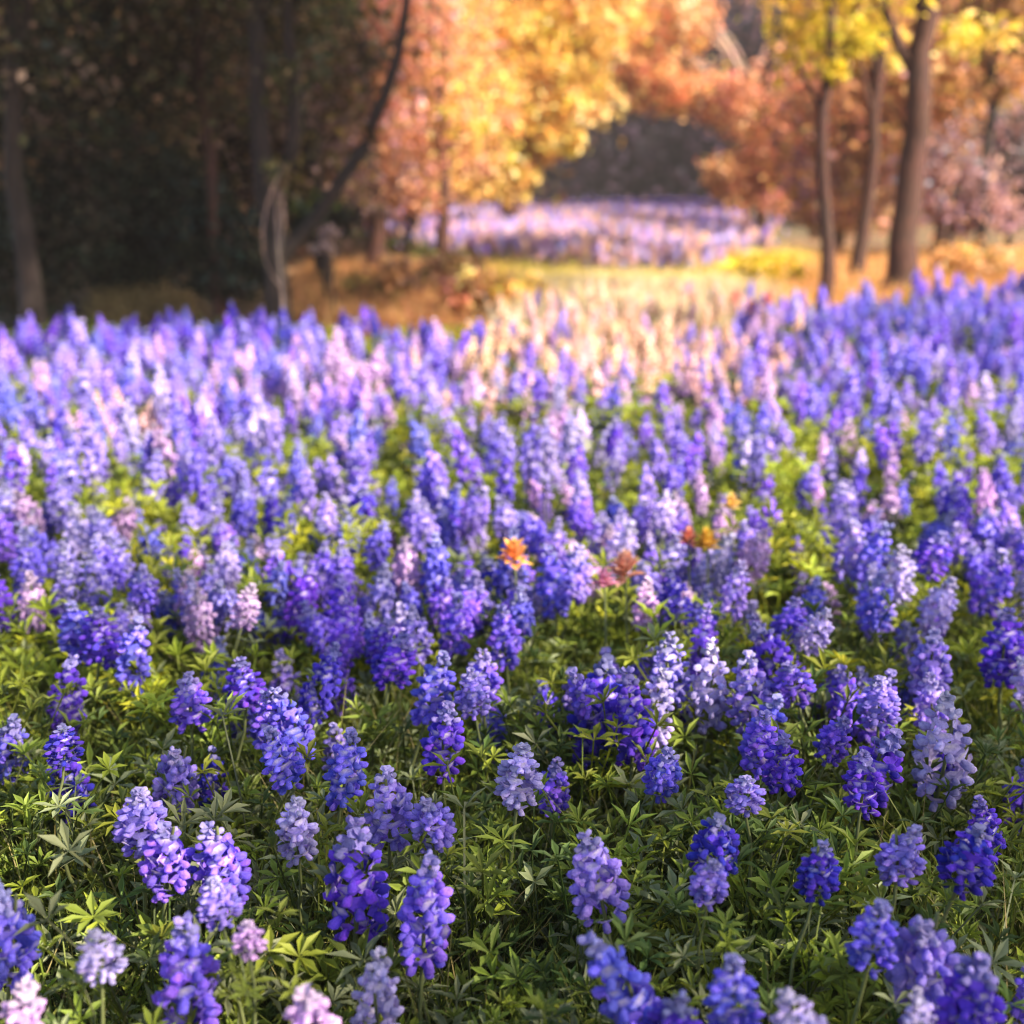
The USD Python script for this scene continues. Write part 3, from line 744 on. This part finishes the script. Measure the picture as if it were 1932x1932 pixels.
def lit_hue_at(px, py, r):
    """Meadow hues by place, with sun pool and wood shade put into the colour."""
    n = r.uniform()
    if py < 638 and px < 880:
        return r.choice(['indigo', 'deep_violet', 'blue_violet', 'violet'], p=[.3, .3, .25, .15])  # shade at the wood's foot painted in as darker hues
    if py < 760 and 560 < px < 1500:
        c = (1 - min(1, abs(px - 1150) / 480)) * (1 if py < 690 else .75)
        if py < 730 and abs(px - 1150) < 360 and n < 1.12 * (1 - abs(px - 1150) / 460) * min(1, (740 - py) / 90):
            return r.choice(['cream', 'cream', 'pink'])  # pool of sun painted in as cream and pink petals
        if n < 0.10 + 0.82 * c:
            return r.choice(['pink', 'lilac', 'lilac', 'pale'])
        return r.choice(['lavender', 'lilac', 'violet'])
    if 690 < py < 790 and 90 < px < 300 and n < 0.5:
        return r.choice(['lilac', 'pink'])
    if py < 800:
        return r.choice(['violet', 'blue_violet', 'lavender', 'lilac', 'pale'], p=[.24, .32, .30, .09, .05])
    if py < 1150:
        return r.choice(['violet', 'blue_violet', 'lavender', 'deep_violet', 'pale', 'lilac', 'indigo'], p=[.20, .22, .33, .05, .08, .11, .01])
    return r.choice(['violet', 'blue_violet', 'lavender', 'deep_violet', 'indigo', 'pale'], p=[.26, .2, .18, .18, .1, .08])

# the rest of the meadow: scattered over the ground, thinner where leaves show
def scatter(n, y0, y1, margin=1.15):
    y = np.sqrt(rng.uniform(y0 ** 2, y1 ** 2, n))
    x = rng.uniform(-1, 1, n) * y * 0.42 * margin + rng.normal(size=n) * 0.1
    return x, y

pos = [np.array([f[0], f[1]]) for f in flowers]
fill = []
cand_x, cand_y = scatter(13500, 0.95, 9.2, 1.12)
order = np.arange(len(cand_x))
grid = {}
def near_taken(x, y, d):
    i, j = int(math.floor(x / 0.2)), int(math.floor(y / 0.2))
    for a in (-1, 0, 1):
        for b in (-1, 0, 1):
            for (u, v) in grid.get((i + a, j + b), ()):
                if (u - x) ** 2 + (v - y) ** 2 < d * d:
                    return True
    return False
def take(x, y):
    grid.setdefault((int(math.floor(x / 0.2)), int(math.floor(y / 0.2))), []).append((x, y))
for p in pos:
    take(*p)
PX, PY, _ = project(np.stack([cand_x, cand_y, np.full(len(cand_x), 0.38)], 1))
GR = greenness(PX, PY)
def in_meadow(px, py, x, y):
    """The near meadow's far edge in the picture."""
    edge = np.interp(px, [-200, 0, 500, 700, 900, 1000, 1150, 1350, 1500, 1700, 1932, 2200], [612, 612, 600, 610, 620, 575, 545, 560, 575, 545, 525, 515])
    return py > edge + rng.normal() * 6
for k in order:
    x, y = cand_x[k], cand_y[k]
    if not in_meadow(PX[k], PY[k], x, y):
        continue
    if rng.uniform() < GR[k] * 0.95:
        continue
    d = 0.062 if y < 3 else 0.056
    if y < 1.75:
        d = 0.105
    if near_taken(x, y, d):
        continue
    if any(abs(PX[k] - f[7]) < 58 and f[8] - 15 < PY[k] < f[8] + 170 for f in flowers) and PY[k] > 1000 and rng.uniform() < 0.8:
        continue
    # foreground: the listed spikes stand out, few others
    if PY[k] > 1420 and rng.uniform() < 0.42:
        continue
    if vnoise(x / 0.34, y / 0.5, 17) < -0.18 and rng.uniform() < (0.7 if y < 3 else 0.3):
        continue
    take(x, y)
    fill.append((x, y, PX[k], PY[k]))
fill.sort(key=lambda f: f[1])
N_NEAR, N_ALL = 90, 300
rest = []
singles = list(flowers)
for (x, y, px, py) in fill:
    h = lit_hue_at(px, py, rng)
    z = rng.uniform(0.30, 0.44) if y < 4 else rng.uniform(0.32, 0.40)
    sw = rng.uniform(0.82, 1.15) * float(np.interp(y, [1.6, 3.0, 7.0], [1.08, 1.28, 1.28]))
    sh = min(sw * rng.uniform(0.78, 1.05), 1.25) * float(np.interp(y, [2.5, 5.0], [1.0, 0.80]))
    seen = -40 < px < 1972 and py < 1990
    if seen and len(singles) < N_ALL:
        singles.append((x, y, z, sw, sh, h, None, px, py))
    else:
        rest.append((x, y, z, sw, sh, h))

HUE_WORD = {'deep_violet': 'deep violet', 'violet': 'violet', 'indigo': 'dark indigo', 'blue_violet': 'blue violet', 'lavender': 'lavender', 'pale': 'pale blue', 'lilac': 'pinkish lilac', 'pink': 'pale pink', 'cream': 'cream'}
BANDS = [(1700, 'along the bottom edge'), (1480, 'in the front of the meadow'), (1280, 'level with the biggest one'), (1160, 'below the salmon flower'), (1050, 'level with the orange flower'),
         (950, 'beyond the orange flower'), (860, 'in the middle field'), (-1, 'in the far field')]
ORD = ['leftmost', 'second from left', 'third from left', 'fourth from left', 'fifth from left', 'sixth from left', 'seventh from left', 'eighth from left', 'ninth from left', 'tenth from left', 'eleventh from left', 'twelfth from left']
cells = {}
for i, f in enumerate(singles):
    if f[6] is None:
        b = next(k for k, (lim, _) in enumerate(BANDS) if f[8] > lim)
        third = 0 if f[7] < 644 else 1 if f[7] < 1288 else 2
        cells.setdefault((b, third, f[5]), []).append(i)
auto = {}
for (b, third, hue), ids in cells.items():
    ids.sort(key=lambda i: singles[i][7])
    side = ('left third', 'central third', 'right third')[third]
    for k, i in enumerate(ids):
        if len(ids) == 1:
            auto[i] = f'only plain {HUE_WORD[hue]} bluebonnet {BANDS[b][1]}, {side}'
        else:
            auto[i] = f'{ORD[min(k, 11)]} plain {HUE_WORD[hue]} bluebonnet {BANDS[b][1]}, {side}'
for i, (x, y, z, sw, sh, hue, lab, px, py) in enumerate(singles):
    pool = (NEAR if i < len(flowers) + 0 or y < 1.9 else MID)[hue]
    path = numbered('bluebonnet')
    s_h = sh
    # the spike is scaled as a whole; the plant stands in the ground
    top = z
    spike_top = (STEM_H + 0.118) * s_h
    lean, yaw = rng.normal(size=2) * (6 if lab else 11), float(rng.uniform(0, 360))
    if lab and 'leaning left' in lab:
        lean, yaw = np.array([0, -9.0]), 0.0
    a_, b_, c_ = np.radians(lean[0]), np.radians(lean[1]), np.radians(yaw)
    tv = np.array([math.sin(b_) * math.cos(a_), -math.sin(a_), math.cos(b_) * math.cos(a_)]) * spike_top
    tv = np.array([tv[0] * math.cos(c_) - tv[1] * math.sin(c_), tv[0] * math.sin(c_) + tv[1] * math.cos(c_), tv[2]])
    xf = UsdGeom.Xform.Define(stage, path)
    xf.AddTranslateOp().Set(Gf.Vec3d(float(x - tv[0]), float(y - tv[1]), float(top - tv[2])))
    xf.AddRotateXYZOp().Set(Gf.Vec3f(float(lean[0]), float(lean[1]), yaw))
    xf.AddScaleOp().Set(Gf.Vec3f(float(sw), float(sw), float(s_h)))
    pr = xf.GetPrim()
    pr.GetReferences().AddInternalReference(pool[int(rng.integers(len(pool)))])
    pr.SetInstanceable(True)
    tag(pr, lab or auto[i], 'flower', 'bluebonnets in the meadow')

# ------------------------------------------------------------------ things in numbers
def instancer(name, protos, items, label, category, parent='/World'):
    """protos: [(mesh name, builder(path))]; items: arrays pos (n,3), proto index, yaw, tilt x, tilt y, scale (n,3)."""
    path = numbered(name, parent)
    pi = UsdGeom.PointInstancer.Define(stage, path)
    rel = pi.CreatePrototypesRel()
    for nm, build in protos:
        rel.AddTarget(build(path, nm))
    pos, idx, yaw, tx, ty, sc = items
    n = len(pos)
    def q(axis, a):
        o = np.zeros((n, 4)); o[:, 0] = np.cos(a / 2); o[:, 1 + axis] = np.sin(a / 2); return o
    def mul(a, b):
        w, x, y, z = a.T; W, Xx, Y, Z = b.T
        return np.stack([w * W - x * Xx - y * Y - z * Z, w * Xx + x * W + y * Z - z * Y, w * Y - x * Z + y * W + z * Xx, w * Z + x * Y - y * Xx + z * W], 1)
    o = mul(mul(q(0, tx), q(1, ty)), q(2, yaw))
    pi.CreatePositionsAttr(Vt.Vec3fArray.FromNumpy(np.ascontiguousarray(pos, dtype=np.float32)))
    pi.CreateProtoIndicesAttr(Vt.IntArray.FromNumpy(np.ascontiguousarray(idx, dtype=np.int32)))
    pi.CreateOrientationsAttr(Vt.QuathArray([Gf.Quath(float(a), float(b), float(c), float(d)) for a, b, c, d in o]))
    pi.CreateScalesAttr(Vt.Vec3fArray.FromNumpy(np.ascontiguousarray(sc, dtype=np.float32)))
    tag(pi.GetPrim(), label, category, kind='stuff')
    return pi

def bag_proto(bag, mat, smooth=False):
    def build(path, nm):
        return bag.build(nm, mat, path, smooth).GetPath()
    return build

def items_for(x, y, z, k, lo, hi, tilt=0.12, squash=0.15):
    n = len(x)
    s = rng.uniform(lo, hi, n)
    sc = np.stack([s, s, s * rng.uniform(1 - squash, 1 + squash, n)], 1)
    return (np.stack([x, y, z], 1), k, rng.uniform(0, 2 * np.pi, n), rng.normal(size=n) * tilt, rng.normal(size=n) * tilt, sc)

# --- the rest of the bluebonnets, in the near field's back and in the strip beyond the clearing
def mid_bag(seed, hue, n, whorls, size, leaves):
    r = np.random.default_rng(seed)
    b = Bag()
    for v, f, t in spike_florets(r, hue, L=0.12, n=n, whorls=whorls, size=size, small=True):
        b.add(v + [0, 0, STEM_H], f, t)
    v, f = tube([[0, 0, -0.1], [0, 0, STEM_H], [0, 0, STEM_H + 0.1]], [0.004, 0.003, 0.002], 3)
    b.add(v, f, (0.10, 0.12, 0.04))
    for q in range(leaves):
        v, f, t = leaf_piece(r, 0.045, r.choice(['green', 'grey', 'lime']), r.uniform(0, 6.28), r.uniform(0.03, 0.09), r.uniform(0.1, 0.25)).arrays()
        b.add(v, f, t)
    return b

hues = list(HUES)
protos, index = [], {}
for h in hues:
    for k in range(2):
        index[(h, k)] = len(protos)
        protos.append((f'{h}_flower', bag_proto(mid_bag(900 + len(protos), h, 30, 7, 0.017, 2), PETAL, True)))
rx = np.array([r_[0] for r_ in rest]); ry = np.array([r_[1] for r_ in rest]); rz = np.array([r_[2] for r_ in rest]) - 0.42
rk = np.array([index[(r_[5], int(rng.integers(2)))] for r_ in rest])
# strip beyond the clearing
n = 80000
fy = rng.uniform(13.0, 46.0, n)
fx = rng.uniform(-0.30, 0.62, n) * fy
px, py, _ = project(np.stack([fx, fy, np.full(n, 0.38)], 1))
lo = np.interp(px, [600, 700, 800, 1000, 1200, 1350, 1500, 1700, 1900], [410, 425, 440, 470, 490, 470, 440, 425, 420])
ok = (py < lo + rng.normal(size=n) * 5) & (px < 1400 + rng.normal(size=n) * 32) & (px > 700 + rng.normal(size=n) * 25)
fx, fy, px, py = fx[ok], fy[ok], px[ok], py[ok]
def lit_strip_hue(px, py):
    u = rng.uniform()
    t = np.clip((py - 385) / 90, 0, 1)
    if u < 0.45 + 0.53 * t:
        return rng.choice(['pink', 'lilac', 'pale', 'cream'], p=[.34, .12, .28, .26])  # sunny glow painted onto the strip by pale hues, strongest in front
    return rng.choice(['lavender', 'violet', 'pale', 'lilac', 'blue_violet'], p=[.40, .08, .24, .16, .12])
fk = np.array([index[(lit_strip_hue(a, b), int(rng.integers(2)))] for a, b in zip(px, py)])
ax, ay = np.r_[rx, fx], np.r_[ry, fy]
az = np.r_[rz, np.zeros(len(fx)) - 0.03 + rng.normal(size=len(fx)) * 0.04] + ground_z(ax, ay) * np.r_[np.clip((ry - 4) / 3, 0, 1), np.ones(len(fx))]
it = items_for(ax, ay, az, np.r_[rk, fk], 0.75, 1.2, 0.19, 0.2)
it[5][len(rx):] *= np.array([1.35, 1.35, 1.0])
instancer('bluebonnet_meadow', protos, it, 'mass of small bluebonnets in far field and strip, sun glow painted into pale ones', 'flowers')

# --- leaves between the flowers
def clump(seed, tones, n=14, L=0.031, hi=0.275, spread=0.11):
    r = np.random.default_rng(seed)
    b = Bag()
    for q in range(n):
        v, f, t = leaf_piece(r, L * r.uniform(0.8, 1.15), tones[int(r.integers(len(tones)))], r.uniform(0, 6.28), spread * math.sqrt(r.uniform(0.05, 1)), hi * r.uniform(0.45, 1)).arrays()
        b.add(v, f, t)
    return b
CL_PROTO = [('leaf_clump', bag_proto(clump(1, ['green', 'dark', 'green']), LEAF)), ('leaf_clump', bag_proto(clump(2, ['dark', 'dark', 'grey']), LEAF)), ('leaf_clump', bag_proto(clump(3, ['green', 'grey', 'lime']), LEAF)),
            ('leaf_clump', bag_proto(clump(4, ['yellow', 'lime', 'lime'], 11), LEAF)), ('leaf_clump', bag_proto(clump(5, ['grey', 'green', 'grey'], 10), LEAF)), ('leaf_clump', bag_proto(clump(6, ['green', 'green', 'dark'], 11, 0.03), LEAF))]
x1, y1 = scatter(2300, 0.75, 4.5, 1.25)
x2, y2 = scatter(3200, 4.0, 9.6, 1.1)
x, y = np.r_[x1, x2], np.r_[y1, y2]
px, py, _ = project(np.stack([x, y, np.full(len(x), 0.2)], 1))
ok = py > np.interp(px, [-200, 0, 500, 700, 900, 1000, 1150, 1350, 1500, 1700, 1932, 2200], [630, 630, 620, 640, 650, 610, 590, 600, 600, 570, 545, 540])
x, y, px, py = x[ok], y[ok], px[ok], py[ok]
mid_band = np.clip(1 - np.abs(py - 1150) / 330, 0, 1)
u = rng.uniform(size=len(x))
k = np.where(u < 0.16 + 0.22 * mid_band, 3, np.where(u < 0.45, 2, np.where(u < 0.62, 4, np.where(u < 0.8, 0, np.where(u < 0.9, 5, 1)))))
k = np.where((py > 1450) & (rng.uniform(size=len(x)) < 0.6), rng.choice([0, 1, 5, 4, 2, 3], len(x), p=[.32, .10, .26, .20, .12, 0]), k)
k = np.where((k == 3) & (py > 1440), 2, k)
g = greenness(px, py)
k = np.where((g > 0.35) & (py > 780) & (py < 1420) & (rng.uniform(size=len(x)) < 0.6), 3, k)
it = items_for(x, y, ground_z(x, y) * np.clip((y - 4) / 3, 0, 1) - 0.03, k, 0.85, 1.2)
it[5][:] *= (1 + 0.25 * g)[:, None]
instancer('leaf_cover', CL_PROTO, it, 'palmate green and yellowish leaves covering the ground between the flowers', 'leaves')

# --- grass
def tuft(seed, n, H, spread, c0, c1, width=0.0032):
    r = np.random.default_rng(seed)
    b = Bag()
    for q in range(n):
        a, h, lean = r.uniform(0, 6.28), H * r.uniform(0.5, 1.1), r.uniform(0.1, 0.75)
        p0 = np.array([r.normal() * spread, r.normal() * spread, 0])
        d, w = np.array([math.cos(a), math.sin(a), 0]), np.array([-math.sin(a), math.cos(a), 0])
        pts, vs = [], []
        for i, t in enumerate((0, 0.4, 0.75, 1.0)):
            c = p0 + d * lean * h * t ** 2 + [0, 0, h * (t - 0.25 * lean * t ** 2)]
            ww = width * (1 - t ** 2 * 0.95) * 0.5
            vs += [c - w * ww, c + w * ww]
        f = []
        for i in range(3):
            f += [[2 * i, 2 * i + 1, 2 * i + 3], [2 * i, 2 * i + 3, 2 * i + 2]]
        m = r.uniform()
        col = (np.array(c0) * (1 - m) + np.array(c1) * m) * r.uniform(0.7, 1.25)
        b.add(np.array(vs), np.array(f), col)
    return b
G_PROTO = [('grass_tuft', bag_proto(tuft(11, 16, 0.26, 0.03, (0.10, 0.15, 0.02), (0.22, 0.24, 0.05)), LEAF)), ('grass_tuft', bag_proto(tuft(12, 14, 0.22, 0.04, (0.06, 0.10, 0.02), (0.14, 0.18, 0.04)), LEAF)),
           ('grass_tuft', bag_proto(tuft(13, 12, 0.28, 0.03, (0.22, 0.20, 0.06), (0.34, 0.28, 0.12)), LEAF))]
x1, y1 = scatter(1700, 0.75, 3.0, 1.2)
x2, y2 = scatter(900, 3.0, 9.0, 1.1)
x, y = np.r_[x1, x2], np.r_[y1, y2]
px, py, _ = project(np.stack([x, y, np.full(len(x), 0.2)], 1))
ok = py > 640
x, y = x[ok], y[ok]
instancer('green_grass', G_PROTO, items_for(x, y, ground_z(x, y) * np.clip((y - 4) / 3, 0, 1) - 0.02, rng.choice(3, len(x), p=[.5, .35, .15]), 0.8, 1.45), 'thin green grass blades growing among the bluebonnets', 'grass')

def inside(px, py, poly):
    poly = np.asarray(poly, float)
    c = np.zeros(len(px), bool)
    j = len(poly) - 1
    for i in range(len(poly)):
        xi, yi, xj, yj = *poly[i], *poly[j]
        with np.errstate(divide='ignore', invalid='ignore'):
            c ^= ((yi > py) != (yj > py)) & (px < (xj - xi) * (py - yi) / (yj - yi) + xi)
        j = i
    return c

def patch(name, label, cat, poly, n, y0, y1, protos, lo, hi, z=0.12):
    y = np.sqrt(rng.uniform(y0 ** 2, y1 ** 2, n))
    x = rng.uniform(-0.5, 0.5, n) * y
    px, py, _ = project(np.stack([x, y, ground_z(x, y) + z], 1))
    ok = inside(px + rng.normal(size=n) * 8, py + rng.normal(size=n) * 5, poly)
    x, y = x[ok], y[ok]
    instancer(name, protos, items_for(x, y, ground_z(x, y) - 0.02, rng.integers(0, len(protos), len(x)), lo, hi, 0.15), label, cat)

RUST = [('rust_tuft', bag_proto(tuft(20 + q, 16, 0.26, 0.06, a, b_, 0.009), CROWN)) for q, (a, b_) in enumerate([((0.52, 0.23, 0.09), (0.68, 0.37, 0.18)), ((0.40, 0.17, 0.09), (0.58, 0.29, 0.16)), ((0.62, 0.38, 0.10), (0.72, 0.46, 0.18))])]
patch('rust_grass', 'rust orange dry grass in front of the violet strip beside the wood', 'grass', [(600, 480), (700, 445), (860, 445), (960, 490), (960, 600), (930, 625), (760, 620), (640, 600), (560, 590)], 24000, 6.0, 14.5, RUST, 0.8, 1.3)
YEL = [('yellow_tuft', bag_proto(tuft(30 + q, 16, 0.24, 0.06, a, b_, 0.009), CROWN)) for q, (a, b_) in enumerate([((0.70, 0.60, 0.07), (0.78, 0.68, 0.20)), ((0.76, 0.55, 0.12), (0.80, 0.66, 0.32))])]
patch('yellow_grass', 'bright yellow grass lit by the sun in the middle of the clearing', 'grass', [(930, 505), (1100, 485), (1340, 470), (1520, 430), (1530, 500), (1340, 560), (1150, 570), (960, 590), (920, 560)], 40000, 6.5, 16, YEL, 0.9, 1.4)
GLOW_STRAW = [('straw_tuft', bag_proto(tuft(45 + q, 18, 0.30, 0.07, a, b_, 0.010), CROWN)) for q, (a, b_) in enumerate([((0.72, 0.60, 0.36), (0.80, 0.70, 0.52)), ((0.74, 0.58, 0.42), (0.80, 0.68, 0.56))])]  # tufts added to put the clearing's glow between the flowers as pale colour
patch('straw_grass', 'pale cream straw grass glowing among cream flowers at the clearing\'s near side', 'grass', [(960, 590), (1100, 550), (1330, 540), (1440, 590), (1350, 660), (1180, 700), (1000, 660)], 30000, 5.0, 11, GLOW_STRAW, 1.1, 1.5)
patch('orange_grass', 'orange grass and litter beneath the three right trunks', 'grass', [(1340, 530), (1500, 470), (1560, 430), (1960, 400), (1960, 540), (1700, 560), (1500, 590), (1380, 590)], 26000, 6.5, 17, RUST, 0.7, 1.2)
TAN = [('tan_tuft', bag_proto(tuft(40, 14, 0.30, 0.06, (0.40, 0.28, 0.13), (0.52, 0.38, 0.2), 0.007), CROWN))]
patch('tan_grass', 'dry tan grass lit beneath the dark scrub of the wood', 'grass', [(190, 535), (330, 525), (345, 585), (190, 595)], 12000, 7.0, 11, TAN, 0.8, 1.3)

# ------------------------------------------------------------------ paintbrush flowers
def paintbrush(px, py, colour, label, size=1.0, z=0.44):
    size *= 1.0
    p = on_plane(px, py, z)
    root = xform('paintbrush_flower', (p[0], p[1], float(ground_z(p[0], p[1])) * float(np.clip((p[1] - 4) / 3, 0, 1))))
    tag(root, label, 'flower', 'paintbrush flowers')
    P = str(root.GetPath())
    v, f = tube([[0, 0, -0.02], [0.01, 0, z * 0.5], [0, 0, z]], [0.004, 0.003, 0.002], 5)
    put_mesh('stem', v, f, STEM, P, normals=smooth_normals(v, f))
    for q in range(34):
        u = q / 33
        L = 0.030 * size * (1.1 - 0.25 * u)
        v, f = leaflet(L * rng.uniform(0.8, 1.15), L * 0.30)
        a, t = q * 2.4 + rng.normal() * 0.3, 0.15 + 1.0 * u + rng.normal() * 0.25
        c = np.array(colour) * rng.uniform(0.8, 1.15)
        put_mesh('bract', v @ rot_to(a, t).T + [0, 0, z - 0.03 * size + 0.022 * size * u], f, PETAL, P, np.array([c * [.8, .7, .5], c, c * [1, 1.35, 1.3] + 0.05, c * 1.1, c]))
    for q in range(4):
        b = leaf_piece(rng, 0.035, 'green', rng.uniform(0, 6.28), 0.05, rng.uniform(0.12, 0.25))
        b.build('leaf', LEAF, P)
for px, py, c, lab, s in [
    (970, 1030, (0.78, 0.33, 0.08), 'orange paintbrush flower on the right side of the bright violet cluster', 1.3),
    (1180, 1055, (0.74, 0.36, 0.24), 'salmon paintbrush flower right of the blue violet pair', 1.4),
    (1140, 1085, (0.62, 0.22, 0.36), 'magenta paintbrush flower touching the salmon one', 0.9),
    (1335, 1010, (0.74, 0.44, 0.04), 'golden yellow paintbrush flower with red neighbour', 1.1),
    (1300, 1005, (0.72, 0.26, 0.16), 'red paintbrush flower beside the golden yellow one', 0.9),
    (1380, 940, (0.75, 0.50, 0.12), 'small amber paintbrush flower below the dark leaf gap', 0.9),
    (1420, 575, (0.74, 0.30, 0.24), 'coral red paintbrush flower at the clearing, nearest the slimmest trunk', 2.2),
    (1390, 560, (0.74, 0.34, 0.26), 'coral paintbrush flower at the clearing, farthest from the trunks', 2.2),
    (1450, 560, (0.72, 0.26, 0.20), 'deep coral paintbrush flower between the clearing and the slimmest trunk', 2.0)]:
    paintbrush(px, py, c, lab, s)

# --- small shrubs of the clearing
sprout('pale_shrub', 'small pale pinkish shrub at the wood\'s edge by the rust grass', 625, 9.6, [(625, 500), (625, 440)], 0.015, [(625, 450, 22, 22, 0, .1), (615, 475, 22, 15, 0, .1)], [(3, (0.55, 0.42, 0.42)), (2, (0.45, 0.32, 0.36))], 500, category='shrub', leaf=0.05)
for px, D, w, h, pal, lab in [(720, 10.2, 60, 40, BROWN, 'low brown red shrub at the left of the rust grass'), (845, 11.5, 60, 30, BROWN + SALMON, 'low mauve brown shrub right under the violet strip'), (905, 9.6, 60, 40, SALMON + GOLD, 'orange shrub in the rust grass beside the bright path'),
                              (990, 9.4, 55, 30, GOLD, 'golden orange shrub at the left of the yellow grass'), (1430, 11.8, 70, 25, YELLOW, 'yellow green shrub left of the slimmest right trunk'), (1840, 11.8, 70, 40, BROWN + PEACH, 'russet shrub on the right between trunk and picture edge')]:
    by = float(project(np.array([[0, D, 0.25]]))[1][0])
    sprout('low_shrub', lab, px, D, [(px, by - 10), (px + 4, by - 30)], 0.02, [(px, by - 12, w, h, 0, w * D / 2332)], pal, 1500, category='shrub', leaf=0.07)


# ------------------------------------------------------------------ haze in the air
HAZE = usdkit.material(stage, '/World/Looks/haze_air', {'v': ('principled_volume', {'color': (0.97, 0.90, 0.88), 'density': 0.0008, 'anisotropy': 0.0})}, volume='v.volume')
hv = np.array([[x, y, z] for x in (-206, 206) for y in (-206, 406) for z in (-1.6, 24.0)], float)
hf = np.array([[0, 1, 3], [0, 3, 2], [4, 6, 7], [4, 7, 5], [0, 4, 5], [0, 5, 1], [2, 3, 7], [2, 7, 6], [0, 2, 6], [0, 6, 4], [1, 5, 7], [1, 7, 3]])
tag(put_mesh('haze', hv, hf, HAZE), 'thin warm haze in the air over the meadow and the woods', 'haze', kind='stuff')
